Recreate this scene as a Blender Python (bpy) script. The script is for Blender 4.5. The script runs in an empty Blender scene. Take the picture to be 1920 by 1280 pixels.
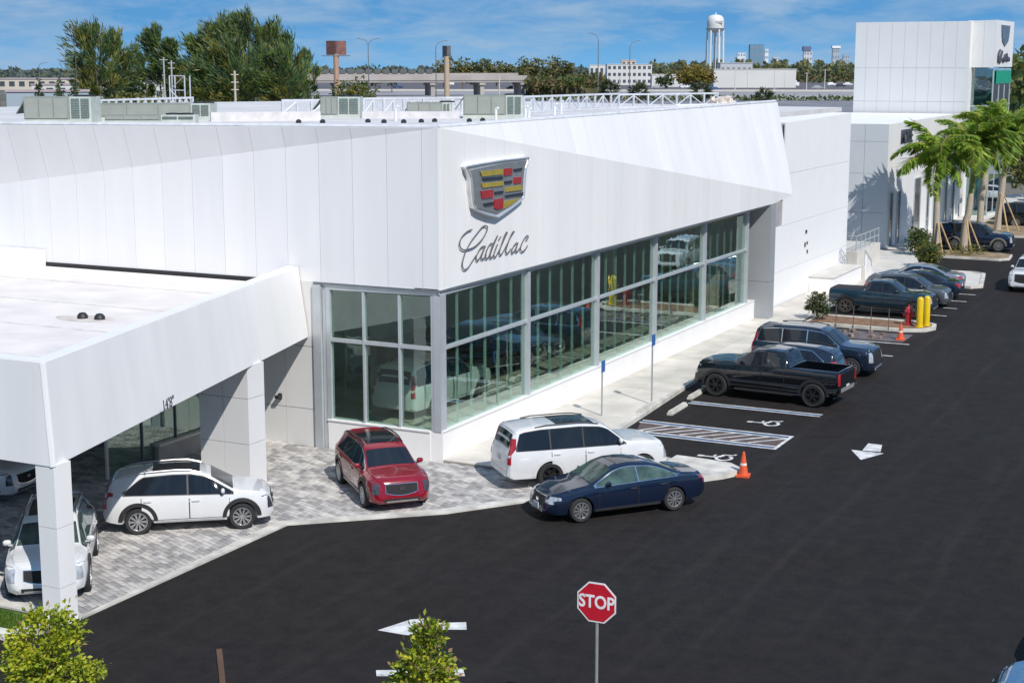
import bpy, bmesh, math, random
from math import sin, cos, tan, atan, atan2, pi, radians, sqrt, hypot
from mathutils import Vector, Matrix

random.seed(7)
SC = bpy.context.scene
COL = SC.collection

# ------------------------------------------------------------------ camera
FPX, PCX, PCY, CAMH, HZN = 2896.0, 960.0, 640.0, 12.5, 128.0
PIT = atan((PCY - HZN) / FPX)
AZ = atan((2443 - PCX) / (FPX / cos(PIT)))
FH = Vector((-sin(AZ), cos(AZ), 0)); RT = Vector((cos(AZ), sin(AZ), 0)); UP = Vector((0, 0, 1))
FW = FH * cos(PIT) - UP * sin(PIT); CU = FH * sin(PIT) + UP * cos(PIT)
CAM = Vector((23.772, -42.037, CAMH))
cd = bpy.data.cameras.new('camera'); co = bpy.data.objects.new('camera', cd); COL.objects.link(co)
cd.sensor_width = 36; cd.lens = FPX / 1920 * 36; cd.clip_start = 0.5; cd.clip_end = 20000
mr = Matrix((RT, CU, -FW)).transposed().to_4x4(); mr.translation = CAM
co.matrix_world = mr
SC.camera = co

def ray(x, y): return FW + RT * ((x - PCX) / FPX) - CU * ((y - PCY) / FPX)
def gp(x, y, z=0.0):
    d = ray(x, y); t = (z - CAM.z) / d.z; return CAM + d * t
def at(x, y, depth): return CAM + ray(x, y) * depth
def spot(x, depth):
    k = (CAMH / depth - sin(PIT)) / cos(PIT)
    p = at(x, PCY + k * FPX, depth); return Vector((p.x, p.y, 0))
def mpp(depth): return depth / FPX

# ------------------------------------------------------------------ world, sun, exposure
EL = radians(44); SAZ = Vector((0.81, -0.585, 0)).normalized()
W = bpy.data.worlds.new("World"); SC.world = W; W.use_nodes = True
nt = W.node_tree; nt.nodes.clear()
N = nt.nodes.new; L = nt.links.new
out = N('ShaderNodeOutputWorld'); bg = N('ShaderNodeBackground'); sky = N('ShaderNodeTexSky')
sky.sky_type = 'NISHITA'; sky.sun_disc = False; sky.sun_elevation = EL; sky.sun_rotation = atan2(SAZ.x, SAZ.y)
sky.air_density = 1.0; sky.dust_density = 0.0; sky.ozone_density = 6.0; sky.altitude = 0
tc = N('ShaderNodeTexCoord'); sep = N('ShaderNodeSeparateXYZ'); L(tc.outputs['Generated'], sep.inputs[0])
# clear-day blue of this sky: deep above, a little paler at the horizon, with thin grey-lilac cloud streaks
ramp = N('ShaderNodeValToRGB'); L(sep.outputs['Z'], ramp.inputs['Fac'])
e = ramp.color_ramp.elements
e[0].position = 0.0; e[0].color = (1.65, 4.2, 7.2, 1)
e[1].position = 0.12; e[1].color = (0.6, 2.2, 5.0, 1)
x_ = e.new(0.03); x_.color = (1.0, 3.1, 6.1, 1)
x_ = e.new(0.5); x_.color = (0.75, 2.0, 4.6, 1)
mixs = N('ShaderNodeMixRGB'); mixs.inputs[0].default_value = 1.0
L(sky.outputs[0], mixs.inputs[1]); L(ramp.outputs[0], mixs.inputs[2])
mp = N('ShaderNodeMapping'); mp.inputs['Scale'].default_value = (1.0, 1.0, 4.2); L(tc.outputs['Generated'], mp.inputs[0])
nz = N('ShaderNodeTexNoise'); nz.inputs['Scale'].default_value = 12.0; nz.inputs['Detail'].default_value = 8; nz.inputs['Roughness'].default_value = 0.62
nz.inputs['Distortion'].default_value = 0.35
L(mp.outputs[0], nz.inputs['Vector'])
r2 = N('ShaderNodeValToRGB'); r2.color_ramp.elements[0].position = 0.40; r2.color_ramp.elements[1].position = 0.62
L(nz.outputs[0], r2.inputs['Fac'])
fm = N('ShaderNodeMath'); fm.operation = 'MULTIPLY'; fm.inputs[1].default_value = 0.8; L(r2.outputs[0], fm.inputs[0])
cm = N('ShaderNodeMixRGB'); cm.inputs[2].default_value = (3.1, 4.5, 6.2, 1)
L(fm.outputs[0], cm.inputs[0]); L(mixs.outputs[0], cm.inputs[1])
L(cm.outputs[0], bg.inputs[0]); bg.inputs[1].default_value = 0.1
L(bg.outputs[0], out.inputs[0])
sd = bpy.data.lights.new('sun', 'SUN'); so = bpy.data.objects.new('sun', sd); COL.objects.link(so)
sd.energy = 4.1; sd.angle = radians(0.5); sd.color = (1.0, 0.955, 0.9)
SUNV = Vector((SAZ.x * cos(EL), SAZ.y * cos(EL), sin(EL)))
so.rotation_euler = SUNV.to_track_quat('Z', 'Y').to_euler(); so.location = (60, -60, 80)
vs = SC.view_settings; vs.view_transform = 'Standard'; vs.look = 'None'; vs.gamma = 1.0; vs.use_curve_mapping = False
vs.exposure = 0.12

# ------------------------------------------------------------------ materials
MATS = {}
def M(name, rgb, rough=0.6, metal=0.0, var=0.12, scale=3.0, coat=0.0, spec=0.5, bump=0.0, bscale=None, detail=4, stretch=None, hue=0.0, trans=0.0):
    if name in MATS: return MATS[name]
    m = bpy.data.materials.new(name); m.use_nodes = True; t = m.node_tree
    b = t.nodes['Principled BSDF']; b.inputs['Roughness'].default_value = rough; b.inputs['Metallic'].default_value = metal
    b.inputs['Specular IOR Level'].default_value = spec
    b.inputs['Coat Weight'].default_value = coat; b.inputs['Coat Roughness'].default_value = 0.04
    g = t.nodes.new('ShaderNodeTexCoord'); n = t.nodes.new('ShaderNodeTexNoise'); n.inputs['Scale'].default_value = scale; n.inputs['Detail'].default_value = detail
    src = g.outputs['Object']
    if stretch:
        mpn = t.nodes.new('ShaderNodeMapping'); mpn.inputs['Scale'].default_value = stretch; t.links.new(src, mpn.inputs[0]); src = mpn.outputs[0]
    t.links.new(src, n.inputs['Vector'])
    r = t.nodes.new('ShaderNodeValToRGB'); r.color_ramp.elements[0].position = 0.3; r.color_ramp.elements[1].position = 0.7
    lo = [max(0, c * (1 - var)) for c in rgb]; hi = [c * (1 + var) for c in rgb]
    lo[0] *= 1 - hue; hi[0] *= 1 + hue
    r.color_ramp.elements[0].color = (*lo, 1); r.color_ramp.elements[1].color = (*hi, 1)
    t.links.new(n.outputs[0], r.inputs[0]); t.links.new(r.outputs[0], b.inputs['Base Color'])
    if bump:
        bn = t.nodes.new('ShaderNodeTexNoise'); bn.inputs['Scale'].default_value = bscale or scale * 6; bn.inputs['Detail'].default_value = 6
        t.links.new(g.outputs['Object'], bn.inputs['Vector'])
        bp = t.nodes.new('ShaderNodeBump'); bp.inputs['Strength'].default_value = bump; bp.inputs['Distance'].default_value = 0.02
        t.links.new(bn.outputs[0], bp.inputs['Height']); t.links.new(bp.outputs[0], b.inputs['Normal'])
    if trans: b.inputs['Transmission Weight'].default_value = trans
    MATS[name] = m; return m

def paint(name, rgb, metal=0.0, rough=0.16):
    return M(name, rgb, rough, metal, 0.04, 1.5, coat=1.0, spec=.35)

def glass_mat(name, tint, refl, rtint=(0.9, 0.95, 0.95)):
    if name in MATS: return MATS[name]
    m = bpy.data.materials.new(name); m.use_nodes = True; t = m.node_tree; t.nodes.clear()
    o = t.nodes.new('ShaderNodeOutputMaterial'); mx = t.nodes.new('ShaderNodeMixShader'); tr = t.nodes.new('ShaderNodeBsdfTransparent'); gl = t.nodes.new('ShaderNodeBsdfGlossy')
    tr.inputs[0].default_value = (*tint, 1); gl.inputs[0].default_value = (*rtint, 1); gl.inputs['Roughness'].default_value = 0.0
    lw0 = t.nodes.new('ShaderNodeLayerWeight'); lw0.inputs[0].default_value = 0.5; lw = t.nodes.new('ShaderNodeMath'); lw.operation = 'POWER'; lw.inputs[1].default_value = 3.0; t.links.new(lw0.outputs['Facing'], lw.inputs[0])
    ma = t.nodes.new('ShaderNodeMath'); ma.operation = 'MULTIPLY_ADD'; ma.inputs[1].default_value = 1.15; ma.inputs[2].default_value = refl; ma.use_clamp = True
    t.links.new(lw.outputs[0], ma.inputs[0]); t.links.new(ma.outputs[0], mx.inputs[0]); t.links.new(tr.outputs[0], mx.inputs[1]); t.links.new(gl.outputs[0], mx.inputs[2])
    # slight pane waviness
    g = t.nodes.new('ShaderNodeTexCoord'); n = t.nodes.new('ShaderNodeTexNoise'); n.inputs['Scale'].default_value = 1.3; t.links.new(g.outputs['Object'], n.inputs['Vector'])
    bp = t.nodes.new('ShaderNodeBump'); bp.inputs['Strength'].default_value = 0.12; bp.inputs['Distance'].default_value = 0.02
    t.links.new(n.outputs[0], bp.inputs['Height']); t.links.new(bp.outputs[0], gl.inputs['Normal'])
    t.links.new(mx.outputs[0], o.inputs[0]); MATS[name] = m; return m

def leaf_mat(name, rgb, var=0.35, scale=0.6, hue=0.15, transl=0.35):
    if name in MATS: return MATS[name]
    m = M(name, rgb, 0.55, 0, var, scale, hue=hue); t = m.node_tree; b = t.nodes['Principled BSDF']
    tl = t.nodes.new('ShaderNodeBsdfTranslucent'); mx = t.nodes.new('ShaderNodeMixShader'); mx.inputs[0].default_value = transl
    src = b.inputs['Base Color'].links[0].from_socket
    t.links.new(src, tl.inputs[0]); o = t.nodes['Material Output']
    t.links.new(b.outputs[0], mx.inputs[1]); t.links.new(tl.outputs[0], mx.inputs[2]); t.links.new(mx.outputs[0], o.inputs[0])
    return m

white_panel = M('white_panel', (0.82, 0.808, 0.795), 0.42, 0, 0.035, 0.9, bump=.25, bscale=.55, stretch=(1, 1, .14), detail=7)
white_panel_b = M('white_panel_b', (0.80, 0.789, 0.777), 0.42, 0, 0.035, 0.9, bump=.25, bscale=.55, stretch=(1, 1, .14), detail=7)
white_panel_c = M('white_panel_c', (0.79, 0.782, 0.772), 0.42, 0, 0.04, 1.1, bump=.25, bscale=.5, stretch=(1, 1, .12), detail=7)
joint_grey = M('joint_grey', (0.36, 0.36, 0.365), 0.7)
alu = M('aluminium', (0.50, 0.53, 0.55), 0.4, 0.35, 0.06, 2)
alu_dark = M('aluminium_shadow_gap', (0.17, 0.19, 0.2), 0.5, 0.3)
stucco = M('white_render_wall', (0.80, 0.80, 0.79), 0.8, 0, 0.03, 0.8, bump=0.1)
grey_panel = M('grey_panel', (0.30, 0.315, 0.33), 0.5, 0, 0.03, 0.5)
soffit_m = M('soffit', (0.62, 0.62, 0.61), 0.7)
roof_m = M('membrane_roof', (0.60, 0.585, 0.575), 0.9, 0, 0.12, 0.45, bump=0.15, detail=8)
canopy_roof_m = M('canopy_membrane', (0.76, 0.705, 0.665), 0.9, 0, 0.10, 0.7, bump=0.25, bscale=2.0, detail=8)
concrete = M('concrete', (0.58, 0.555, 0.51), 0.85, 0, 0.10, 1.4, bump=0.1, detail=8)
kerb_m = M('kerb_concrete', (0.55, 0.525, 0.475), 0.85, 0, 0.28, 1.7, bump=0.2, detail=10)
paver_ms = [M('paver_stone_%d' % i, c, 0.85, 0, 0.22, 3, bump=0.2, detail=9) for i, c in enumerate([(0.48, 0.455, 0.435), (0.39, 0.375, 0.36), (0.30, 0.29, 0.285), (0.54, 0.515, 0.485), (0.43, 0.41, 0.39)])]
paver_bed = M('paver_bedding', (0.22, 0.205, 0.18), 0.95)
white_mark = M('road_paint_white', (0.62, 0.615, 0.60), 0.7, 0, 0.32, 3, detail=12)
blue_mark = M('road_paint_blue', (0.10, 0.19, 0.36), 0.7, 0, 0.15, 5)
brown_mark = M('aisle_surface', (0.10, 0.075, 0.068), 0.85, 0, 0.2, 5)
black_plastic = M('black_plastic', (0.022, 0.022, 0.024), 0.5)
rubber = M('tyre_rubber', (0.022, 0.022, 0.022), 0.8, 0, 0.2, 8)
chrome = M('chrome', (0.78, 0.79, 0.8), 0.12, 1.0, 0.03)
silver_rim = M('alloy_silver', (0.62, 0.62, 0.63), 0.3, 0.85, 0.05)
black_rim = M('alloy_black', (0.03, 0.03, 0.032), 0.35, 0.4)
rim_dark = M('wheel_well_dark', (0.012, 0.012, 0.012), 0.7)
car_glass = M('car_glass', (0.010, 0.014, 0.02), 0.03, 0, 0.1, 2, coat=0.15, spec=0.55)
car_glass_green = M('car_glass_clear', (0.05, 0.085, 0.075), 0.03, 0, 0.6, 2.6, coat=0.2, spec=0.6)
head_m = M('headlamp', (0.45, 0.47, 0.5), 0.08, 0.3, 0.3, 10, coat=1.0)
head_dark = M('headlamp_dark', (0.05, 0.055, 0.065), 0.08, 0.1, 0.3, 10, coat=1.0)
tail_m = M('tail_lamp', (0.36, 0.012, 0.02), 0.15, 0, 0.2, 8, coat=1.0)
bark = M('bark', (0.16, 0.125, 0.095), 0.9, 0, 0.3, 4, bump=0.3)

def asphalt_mat(name, a, b_, c, tint=0.0):
    m = bpy.data.materials.new(name); m.use_nodes = True; t = m.node_tree; b = t.nodes['Principled BSDF']; b.inputs['Roughness'].default_value = 0.82; b.inputs['Specular IOR Level'].default_value = 0.22
    g = t.nodes.new('ShaderNodeTexCoord')
    n1 = t.nodes.new('ShaderNodeTexNoise'); n1.inputs['Scale'].default_value = 0.13; n1.inputs['Detail'].default_value = 5; t.links.new(g.outputs['Object'], n1.inputs['Vector'])
    n2 = t.nodes.new('ShaderNodeTexNoise'); n2.inputs['Scale'].default_value = 1.6; n2.inputs['Detail'].default_value = 9; n2.inputs['Roughness'].default_value = 0.72; t.links.new(g.outputs['Object'], n2.inputs['Vector'])
    r1 = t.nodes.new('ShaderNodeValToRGB'); r1.color_ramp.elements[0].position = .35; r1.color_ramp.elements[1].position = .65
    r1.color_ramp.elements[0].color = (*a, 1); r1.color_ramp.elements[1].color = (*b_, 1); t.links.new(n1.outputs[0], r1.inputs[0])
    r2 = t.nodes.new('ShaderNodeValToRGB'); r2.color_ramp.elements[0].position = .3; r2.color_ramp.elements[1].position = .75
    r2.color_ramp.elements[0].color = (0.62, 0.62, 0.62, 1); r2.color_ramp.elements[1].color = (1.45, 1.42, 1.4, 1); t.links.new(n2.outputs[0], r2.inputs[0])
    mx = t.nodes.new('ShaderNodeMixRGB'); mx.blend_type = 'MULTIPLY'; mx.inputs[0].default_value = 1; t.links.new(r1.outputs[0], mx.inputs[1]); t.links.new(r2.outputs[0], mx.inputs[2])
    # scattered pale grit flecks and long scuffs from tyres
    n3 = t.nodes.new('ShaderNodeTexNoise'); n3.inputs['Scale'].default_value = 5.5; n3.inputs['Detail'].default_value = 3; t.links.new(g.outputs['Object'], n3.inputs['Vector'])
    r3 = t.nodes.new('ShaderNodeValToRGB'); r3.color_ramp.elements[0].position = .70; r3.color_ramp.elements[1].position = .80; t.links.new(n3.outputs[0], r3.inputs[0])
    f3 = t.nodes.new('ShaderNodeMath'); f3.operation = 'MULTIPLY'; f3.inputs[1].default_value = 0.35; t.links.new(r3.outputs[0], f3.inputs[0])
    m3 = t.nodes.new('ShaderNodeMixRGB'); m3.inputs[2].default_value = (*c, 1); t.links.new(f3.outputs[0], m3.inputs[0]); t.links.new(mx.outputs[0], m3.inputs[1])
    mp_ = t.nodes.new('ShaderNodeMapping'); mp_.inputs['Rotation'].default_value = (0, 0, radians(-35)); mp_.inputs['Scale'].default_value = (2.2, 0.16, 1); t.links.new(g.outputs['Object'], mp_.inputs[0])
    n4 = t.nodes.new('ShaderNodeTexNoise'); n4.inputs['Scale'].default_value = 1.0; n4.inputs['Detail'].default_value = 4; t.links.new(mp_.outputs[0], n4.inputs['Vector'])
    r4 = t.nodes.new('ShaderNodeValToRGB'); r4.color_ramp.elements[0].position = .52; r4.color_ramp.elements[1].position = .78; t.links.new(n4.outputs[0], r4.inputs[0])
    f4 = t.nodes.new('ShaderNodeMath'); f4.operation = 'MULTIPLY'; f4.inputs[1].default_value = 0.26; t.links.new(r4.outputs[0], f4.inputs[0])
    m4 = t.nodes.new('ShaderNodeMixRGB'); m4.inputs[2].default_value = (c[0] * .75, c[1] * .72, c[2] * .72, 1); t.links.new(f4.outputs[0], m4.inputs[0]); t.links.new(m3.outputs[0], m4.inputs[1])
    # paving-lane joints and cold patches: long faint seams a paver's width apart, slightly wandering
    wv = t.nodes.new('ShaderNodeTexWave'); wv.wave_type = 'BANDS'; wv.bands_direction = 'X'; wv.inputs['Scale'].default_value = 0.085; wv.inputs['Distortion'].default_value = 0.9; wv.inputs['Detail'].default_value = 3; wv.inputs['Detail Scale'].default_value = 1.2
    t.links.new(g.outputs['Object'], wv.inputs['Vector']); r6 = t.nodes.new('ShaderNodeValToRGB'); r6.color_ramp.elements[0].position = .985; r6.color_ramp.elements[1].position = .999; t.links.new(wv.outputs[0], r6.inputs[0])
    f6 = t.nodes.new('ShaderNodeMath'); f6.operation = 'MULTIPLY'; f6.inputs[1].default_value = .10; t.links.new(r6.outputs[0], f6.inputs[0])
    m6 = t.nodes.new('ShaderNodeMixRGB'); m6.inputs[2].default_value = (c[0] * .8, c[1] * .8, c[2] * .8, 1); t.links.new(f6.outputs[0], m6.inputs[0]); t.links.new(m4.outputs[0], m6.inputs[1])
    n7 = t.nodes.new('ShaderNodeTexNoise'); n7.inputs['Scale'].default_value = .55; n7.inputs['Detail'].default_value = 7; n7.inputs['Roughness'].default_value = .65; t.links.new(g.outputs['Object'], n7.inputs['Vector'])
    r7 = t.nodes.new('ShaderNodeValToRGB'); r7.color_ramp.elements[0].position = .60; r7.color_ramp.elements[1].position = .72; t.links.new(n7.outputs[0], r7.inputs[0])
    f7 = t.nodes.new('ShaderNodeMath'); f7.operation = 'MULTIPLY'; f7.inputs[1].default_value = .45; t.links.new(r7.outputs[0], f7.inputs[0])
    m7 = t.nodes.new('ShaderNodeMixRGB'); m7.inputs[2].default_value = (a[0] * .45, a[1] * .45, a[2] * .45, 1); t.links.new(f7.outputs[0], m7.inputs[0]); t.links.new(m6.outputs[0], m7.inputs[1])
    t.links.new(m7.outputs[0], b.inputs['Base Color'])
    n5 = t.nodes.new('ShaderNodeTexNoise'); n5.inputs['Scale'].default_value = 30; n5.inputs['Detail'].default_value = 6; t.links.new(g.outputs['Object'], n5.inputs['Vector'])
    bp = t.nodes.new('ShaderNodeBump'); bp.inputs['Strength'].default_value = .35; bp.inputs['Distance'].default_value = .02; t.links.new(n5.outputs[0], bp.inputs['Height']); t.links.new(bp.outputs[0], b.inputs['Normal'])
    MATS[name] = m; return m
asphalt = asphalt_mat('asphalt_fresh', (0.0168, 0.0134, 0.0122), (0.0176, 0.0156, 0.0153), (0.058, 0.052, 0.049))
asphalt_old = asphalt_mat('asphalt_old', (0.13, 0.125, 0.135), (0.17, 0.165, 0.175), (0.3, 0.3, 0.3))

# ------------------------------------------------------------------ mesh helpers
class MB:
    def __init__(s): s.v = []; s.f = []; s.m = []
    def add(s, vs, fs, mi=0):
        o = len(s.v); s.v += [tuple(p) for p in vs]; s.f += [tuple(i + o for i in f) for f in fs]; s.m += [mi] * len(fs); return s
    def box(s, c, d, rz=0.0, mi=0, rot=None):
        x, y, z = d[0] / 2, d[1] / 2, d[2] / 2
        R = rot if rot is not None else Matrix.Rotation(rz, 3, 'Z')
        vs = [Vector(c) + R @ Vector((sx * x, sy * y, sz * z)) for sz in (-1, 1) for sx, sy in ((-1, -1), (1, -1), (1, 1), (-1, 1))]
        return s.add(vs, [(3, 2, 1, 0), (4, 5, 6, 7), (0, 1, 5, 4), (1, 2, 6, 5), (2, 3, 7, 6), (3, 0, 4, 7)], mi)
    def bx(s, x0, x1, y0, y1, z0, z1, mi=0): return s.box(((x0 + x1) / 2, (y0 + y1) / 2, (z0 + z1) / 2), (x1 - x0, y1 - y0, z1 - z0), 0, mi)
    def prism(s, poly, z0, z1, mi=0):
        n = len(poly)
        a = sum(poly[i][0] * poly[(i + 1) % n][1] - poly[(i + 1) % n][0] * poly[i][1] for i in range(n))
        if a < 0: poly = poly[::-1]
        vs = [(p[0], p[1], z0) for p in poly] + [(p[0], p[1], z1) for p in poly]
        fs = [tuple(range(n - 1, -1, -1)), tuple(range(n, 2 * n))] + [(i, (i + 1) % n, (i + 1) % n + n, i + n) for i in range(n)]
        return s.add(vs, fs, mi)
    def sheet(s, poly, z, mi=0):
        n = len(poly)
        a = sum(poly[i][0] * poly[(i + 1) % n][1] - poly[(i + 1) % n][0] * poly[i][1] for i in range(n))
        if a < 0: poly = poly[::-1]
        return s.add([(p[0], p[1], z) for p in poly], [tuple(range(n))], mi)
    def slab3(s, poly, nrm, t, mi=0):            # a 3-D polygon given thickness t against its outward normal
        nrm = Vector(nrm).normalized(); n = len(poly); P = [Vector(p) for p in poly]
        k = sum(((P[i] - P[0]).cross(P[(i + 1) % n] - P[0]) for i in range(n)), Vector()).dot(nrm)
        if k < 0: P = P[::-1]
        vs = P + [p - nrm * t for p in P]
        return s.add(vs, [tuple(range(n)), tuple(range(2 * n - 1, n - 1, -1))] + [((i + 1) % n, i, i + n, (i + 1) % n + n) for i in range(n)], mi)
    def tube(s, pts, r, seg=8, mi=0, cap=True, flat=None):
        pts = [Vector(p) for p in pts]; n = len(pts); rr = r if isinstance(r, (list, tuple)) else [r] * n
        rings = []; prev = None
        for i, p in enumerate(pts):
            t = (pts[min(i + 1, n - 1)] - pts[max(i - 1, 0)])
            t = t.normalized() if t.length > 1e-9 else Vector((0, 0, 1))
            a = prev if prev is not None else (Vector((1, 0, 0)) if abs(t.x) < 0.9 else Vector((0, 1, 0)))
            u = (a - t * a.dot(t)).normalized(); w = t.cross(u); prev = u
            rings.append([p + (u * cos(2 * pi * k / seg) + w * sin(2 * pi * k / seg)) * rr[i] for k in range(seg)])
        vs = [q for rg in rings for q in rg]
        fs = [(i * seg + k, i * seg + (k + 1) % seg, (i + 1) * seg + (k + 1) % seg, (i + 1) * seg + k) for i in range(n - 1) for k in range(seg)]
        if cap: fs += [tuple(range(seg - 1, -1, -1)), tuple(range((n - 1) * seg, n * seg))]
        return s.add(vs, fs, mi)
    def lathe(s, prof, seg=24, mi=0, axis='Z', c=(0, 0, 0)):
        vs = []
        for r, h in prof:
            for k in range(seg):
                a = 2 * pi * k / seg
                p = (r * cos(a), r * sin(a), h) if axis == 'Z' else ((r * cos(a), h, -r * sin(a)) if axis == 'Y' else (h, r * cos(a), r * sin(a)))
                vs.append((p[0] + c[0], p[1] + c[1], p[2] + c[2]))
        n = len(prof)
        fs = [(i * seg + k, i * seg + (k + 1) % seg, (i + 1) * seg + (k + 1) % seg, (i + 1) * seg + k) for i in range(n - 1) for k in range(seg)]
        return s.add(vs, fs, mi)
    def mesh(s, name, mats, smooth=None):
        me = bpy.data.meshes.new(name); me.from_pydata(s.v, [], s.f)
        mats = mats if isinstance(mats, (list, tuple)) else [mats]
        for m in mats: me.materials.append(m)
        if len(mats) > 1: me.polygons.foreach_set('material_index', s.m)
        if smooth is not None:
            me.polygons.foreach_set('use_smooth', [True] * len(me.polygons)); me.set_sharp_from_angle(angle=radians(smooth))
        me.update(); return me

def link(name, data, parent=None, loc=(0, 0, 0), rz=0.0):
    o = bpy.data.objects.new(name, data); COL.objects.link(o); o.location = loc; o.rotation_euler = (0, 0, rz)
    if parent is not None: o.parent = parent
    return o
def part(name, mb, mats, parent, smooth=None, loc=(0, 0, 0), rz=0.0, kind=None, label=None):
    o = link(name, mb.mesh(name, mats, smooth) if isinstance(mb, MB) else mb, parent, loc, rz)
    if kind: o['kind'] = kind
    if label: o['label'] = label
    return o
def tag(o, label, cat, group=None, kind=None):
    o['label'] = label; o['category'] = cat
    if group: o['group'] = group
    if kind: o['kind'] = kind
    return o
def thing(name, label, cat, loc=(0, 0, 0), rz=0.0, group=None):
    return tag(link(name, None, None, loc, rz), label, cat, group)
def solo(name, mb, mats, label, cat, loc=(0, 0, 0), rz=0.0, group=None, smooth=None):
    return tag(link(name, mb.mesh(name, mats, smooth) if isinstance(mb, MB) else mb, None, loc, rz), label, cat, group)
def struct(name, mb, mats, smooth=None, parent=None):
    o = link(name, mb.mesh(name, mats, smooth), parent); o['kind'] = 'structure'; return o
def copy_tree(o, parent=None):
    c = o.copy(); COL.objects.link(c); c.parent = parent
    for ch in list(o.children): copy_tree(ch, c)
    return c
def smooth_path(pts, k=6):
    P = [Vector(p) for p in pts]; n = len(P); o = []
    for i in range(n - 1):
        a, b, c, d = P[max(i - 1, 0)], P[i], P[i + 1], P[min(i + 2, n - 1)]
        for j in range(k):
            t = j / k
            o.append(0.5 * ((2 * b) + (c - a) * t + (2 * a - 5 * b + 4 * c - d) * t * t + (3 * b - a - 3 * c + d) * t ** 3))
    o.append(P[-1]); return o
def clip_axis(poly, f, lo, hi):
    def half(P, g):
        R = []
        for i in range(len(P)):
            a, b = P[i], P[(i + 1) % len(P)]; ga, gb = g(a), g(b)
            if ga >= 0: R.append(a)
            if (ga >= 0) != (gb >= 0): R.append(a + (b - a) * (ga / (ga - gb)))
        return R
    P = half([Vector(p) for p in poly], lambda p: f(p) - lo)
    return half(P, lambda p: hi - f(p)) if P else P
def panels(parent, poly, nrm, f, lo, hi, step, t=0.03, gap=0.014, mats=None, name='panel', start=None):
    mats = mats or [white_panel, white_panel_b, white_panel_c]
    a = lo if start is None else start; i = 0
    if a > lo: a -= step * math.ceil((a - lo) / step)
    while a < hi - 1e-6:
        q = clip_axis(poly, f, max(a, lo) + gap / 2, min(a + step, hi) - gap / 2)
        if len(q) >= 3:
            part(name, MB().slab3(q, nrm, t), random.choice(mats), parent)
        a += step; i += 1
def text_mesh(body, size, extrude=0.01, offset=0.0, align='CENTER'):
    c = bpy.data.curves.new('lettering', 'FONT'); c.body = body; c.size = size; c.extrude = extrude; c.offset = offset; c.align_x = align; c.align_y = 'CENTER'; c.resolution_u = 4
    o = bpy.data.objects.new('lettering', c); COL.objects.link(o)
    dg = bpy.context.evaluated_depsgraph_get(); me = bpy.data.meshes.new_from_object(o.evaluated_get(dg))
    bpy.data.objects.remove(o); bpy.data.curves.remove(c); return me
def put_text(body, size, mat, parent, origin, right, up, sx=1.0, extrude=0.01, offset=0.0, align='CENTER', name='lettering'):
    me = text_mesh(body, size, extrude, offset, align); me.materials.clear(); me.materials.append(mat)
    R = Vector(right).normalized(); U = Vector(up).normalized(); Nn = R.cross(U)
    for v in me.vertices: v.co = Vector(origin) + R * v.co.x * sx + U * v.co.y + Nn * v.co.z
    me.update(); return part(name, me, None, parent)

# ------------------------------------------------------------------ the ground
grass_far = M('distant_ground', (0.12, 0.125, 0.10), 0.95, 0, 0.35, 0.012, detail=8, hue=0.2)
mb = MB(); 
mb.sheet([(-9000, -2000), (3000, -2000), (3000, 9000), (-9000, 9000)], -0.06); struct('ground', mb, grass_far)
mb = MB(); mb.sheet([(-46, -60), (46, -60), (46, 120), (-1.2, 120), (-1.2, 30), (-46, 30)], 0.0); struct('parking_lot', mb, asphalt)

PAVE = [(-32, 0.0), (0, -0.02), (3.86, -0.05), (3.15, 4.0), (7.6, 3.75), (8.62, 3.45), (8.9, 2.75), (4.5, -2.3), (2.75, -4.7), (-0.7, -7.75), (-0.52, -16.1), (-32, -16.6)]
def inpoly(x, y, P):
    c = False; n = len(P); j = n - 1
    for i in range(n):
        if (P[i][1] > y) != (P[j][1] > y) and x < (P[j][0] - P[i][0]) * (y - P[i][1]) / (P[j][1] - P[i][1]) + P[i][0]: c = not c
        j = i
    return c
pav = struct('paver_pavement', MB().sheet(PAVE, 0.004), paver_bed)
PL, PW = 0.30, 0.16; PA = radians(-22)
def paver_box(mb, w, l, h, c=(0, 0, 0), R=None, mi=0):
    b = 0.012; R = R or Matrix.Identity(2)
    lo = [(-l / 2, -w / 2), (l / 2, -w / 2), (l / 2, w / 2), (-l / 2, w / 2)]; hi = [(x * (1 - 2 * b / l), y * (1 - 2 * b / w)) for x, y in lo]
    vs = []
    for pts, z in ((lo, -0.01), (lo, h - 0.008), (hi, h)):
        for p in pts: q = R @ Vector(p); vs.append((c[0] + q.x, c[1] + q.y, c[2] + z))
    fs = [(8, 9, 10, 11)] + [(i + k, (i + 1) % 4 + k, (i + 1) % 4 + 4 + k, i + 4 + k) for k in (0, 4) for i in range(4)]
    mb.add(vs, fs, mi)
pav_meshes = []
for i in range(5):
    b = MB(); paver_box(b, PW - 0.012, PL - 0.012, 0.03); pav_meshes.append(b.mesh('paver', paver_ms[i]))
R2 = Matrix.Rotation(PA, 2); cells = []
for j in range(-210, 210):
    for i in range(-150, 150):
        q = R2 @ Vector(((i + (j * .618) % 1.0) * PL, j * PW)); x, y = q.x, q.y
        if -22 < x < 9 and -17 < y < 4 and inpoly(x, y, PAVE): cells.append((x, y))
def clump(x, y):
    from mathutils import noise
    return noise.noise(Vector((x * 1.5 + y * .4, y * 1.9, 3.1))) * 1.15
def vis(c):
    d = Vector((c[0], c[1], 0)) - CAM; z = d.dot(FW); u = d.dot(RT) / z * FPX + PCX
    hid = (60 < u < 520 and c[1] > -8.0 and c[0] < -5.2)
    return (c[0] < -6.5 and c[1] > -14, u < 5, hid, z)
cells.sort(key=vis)
stuff = MB()
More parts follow.
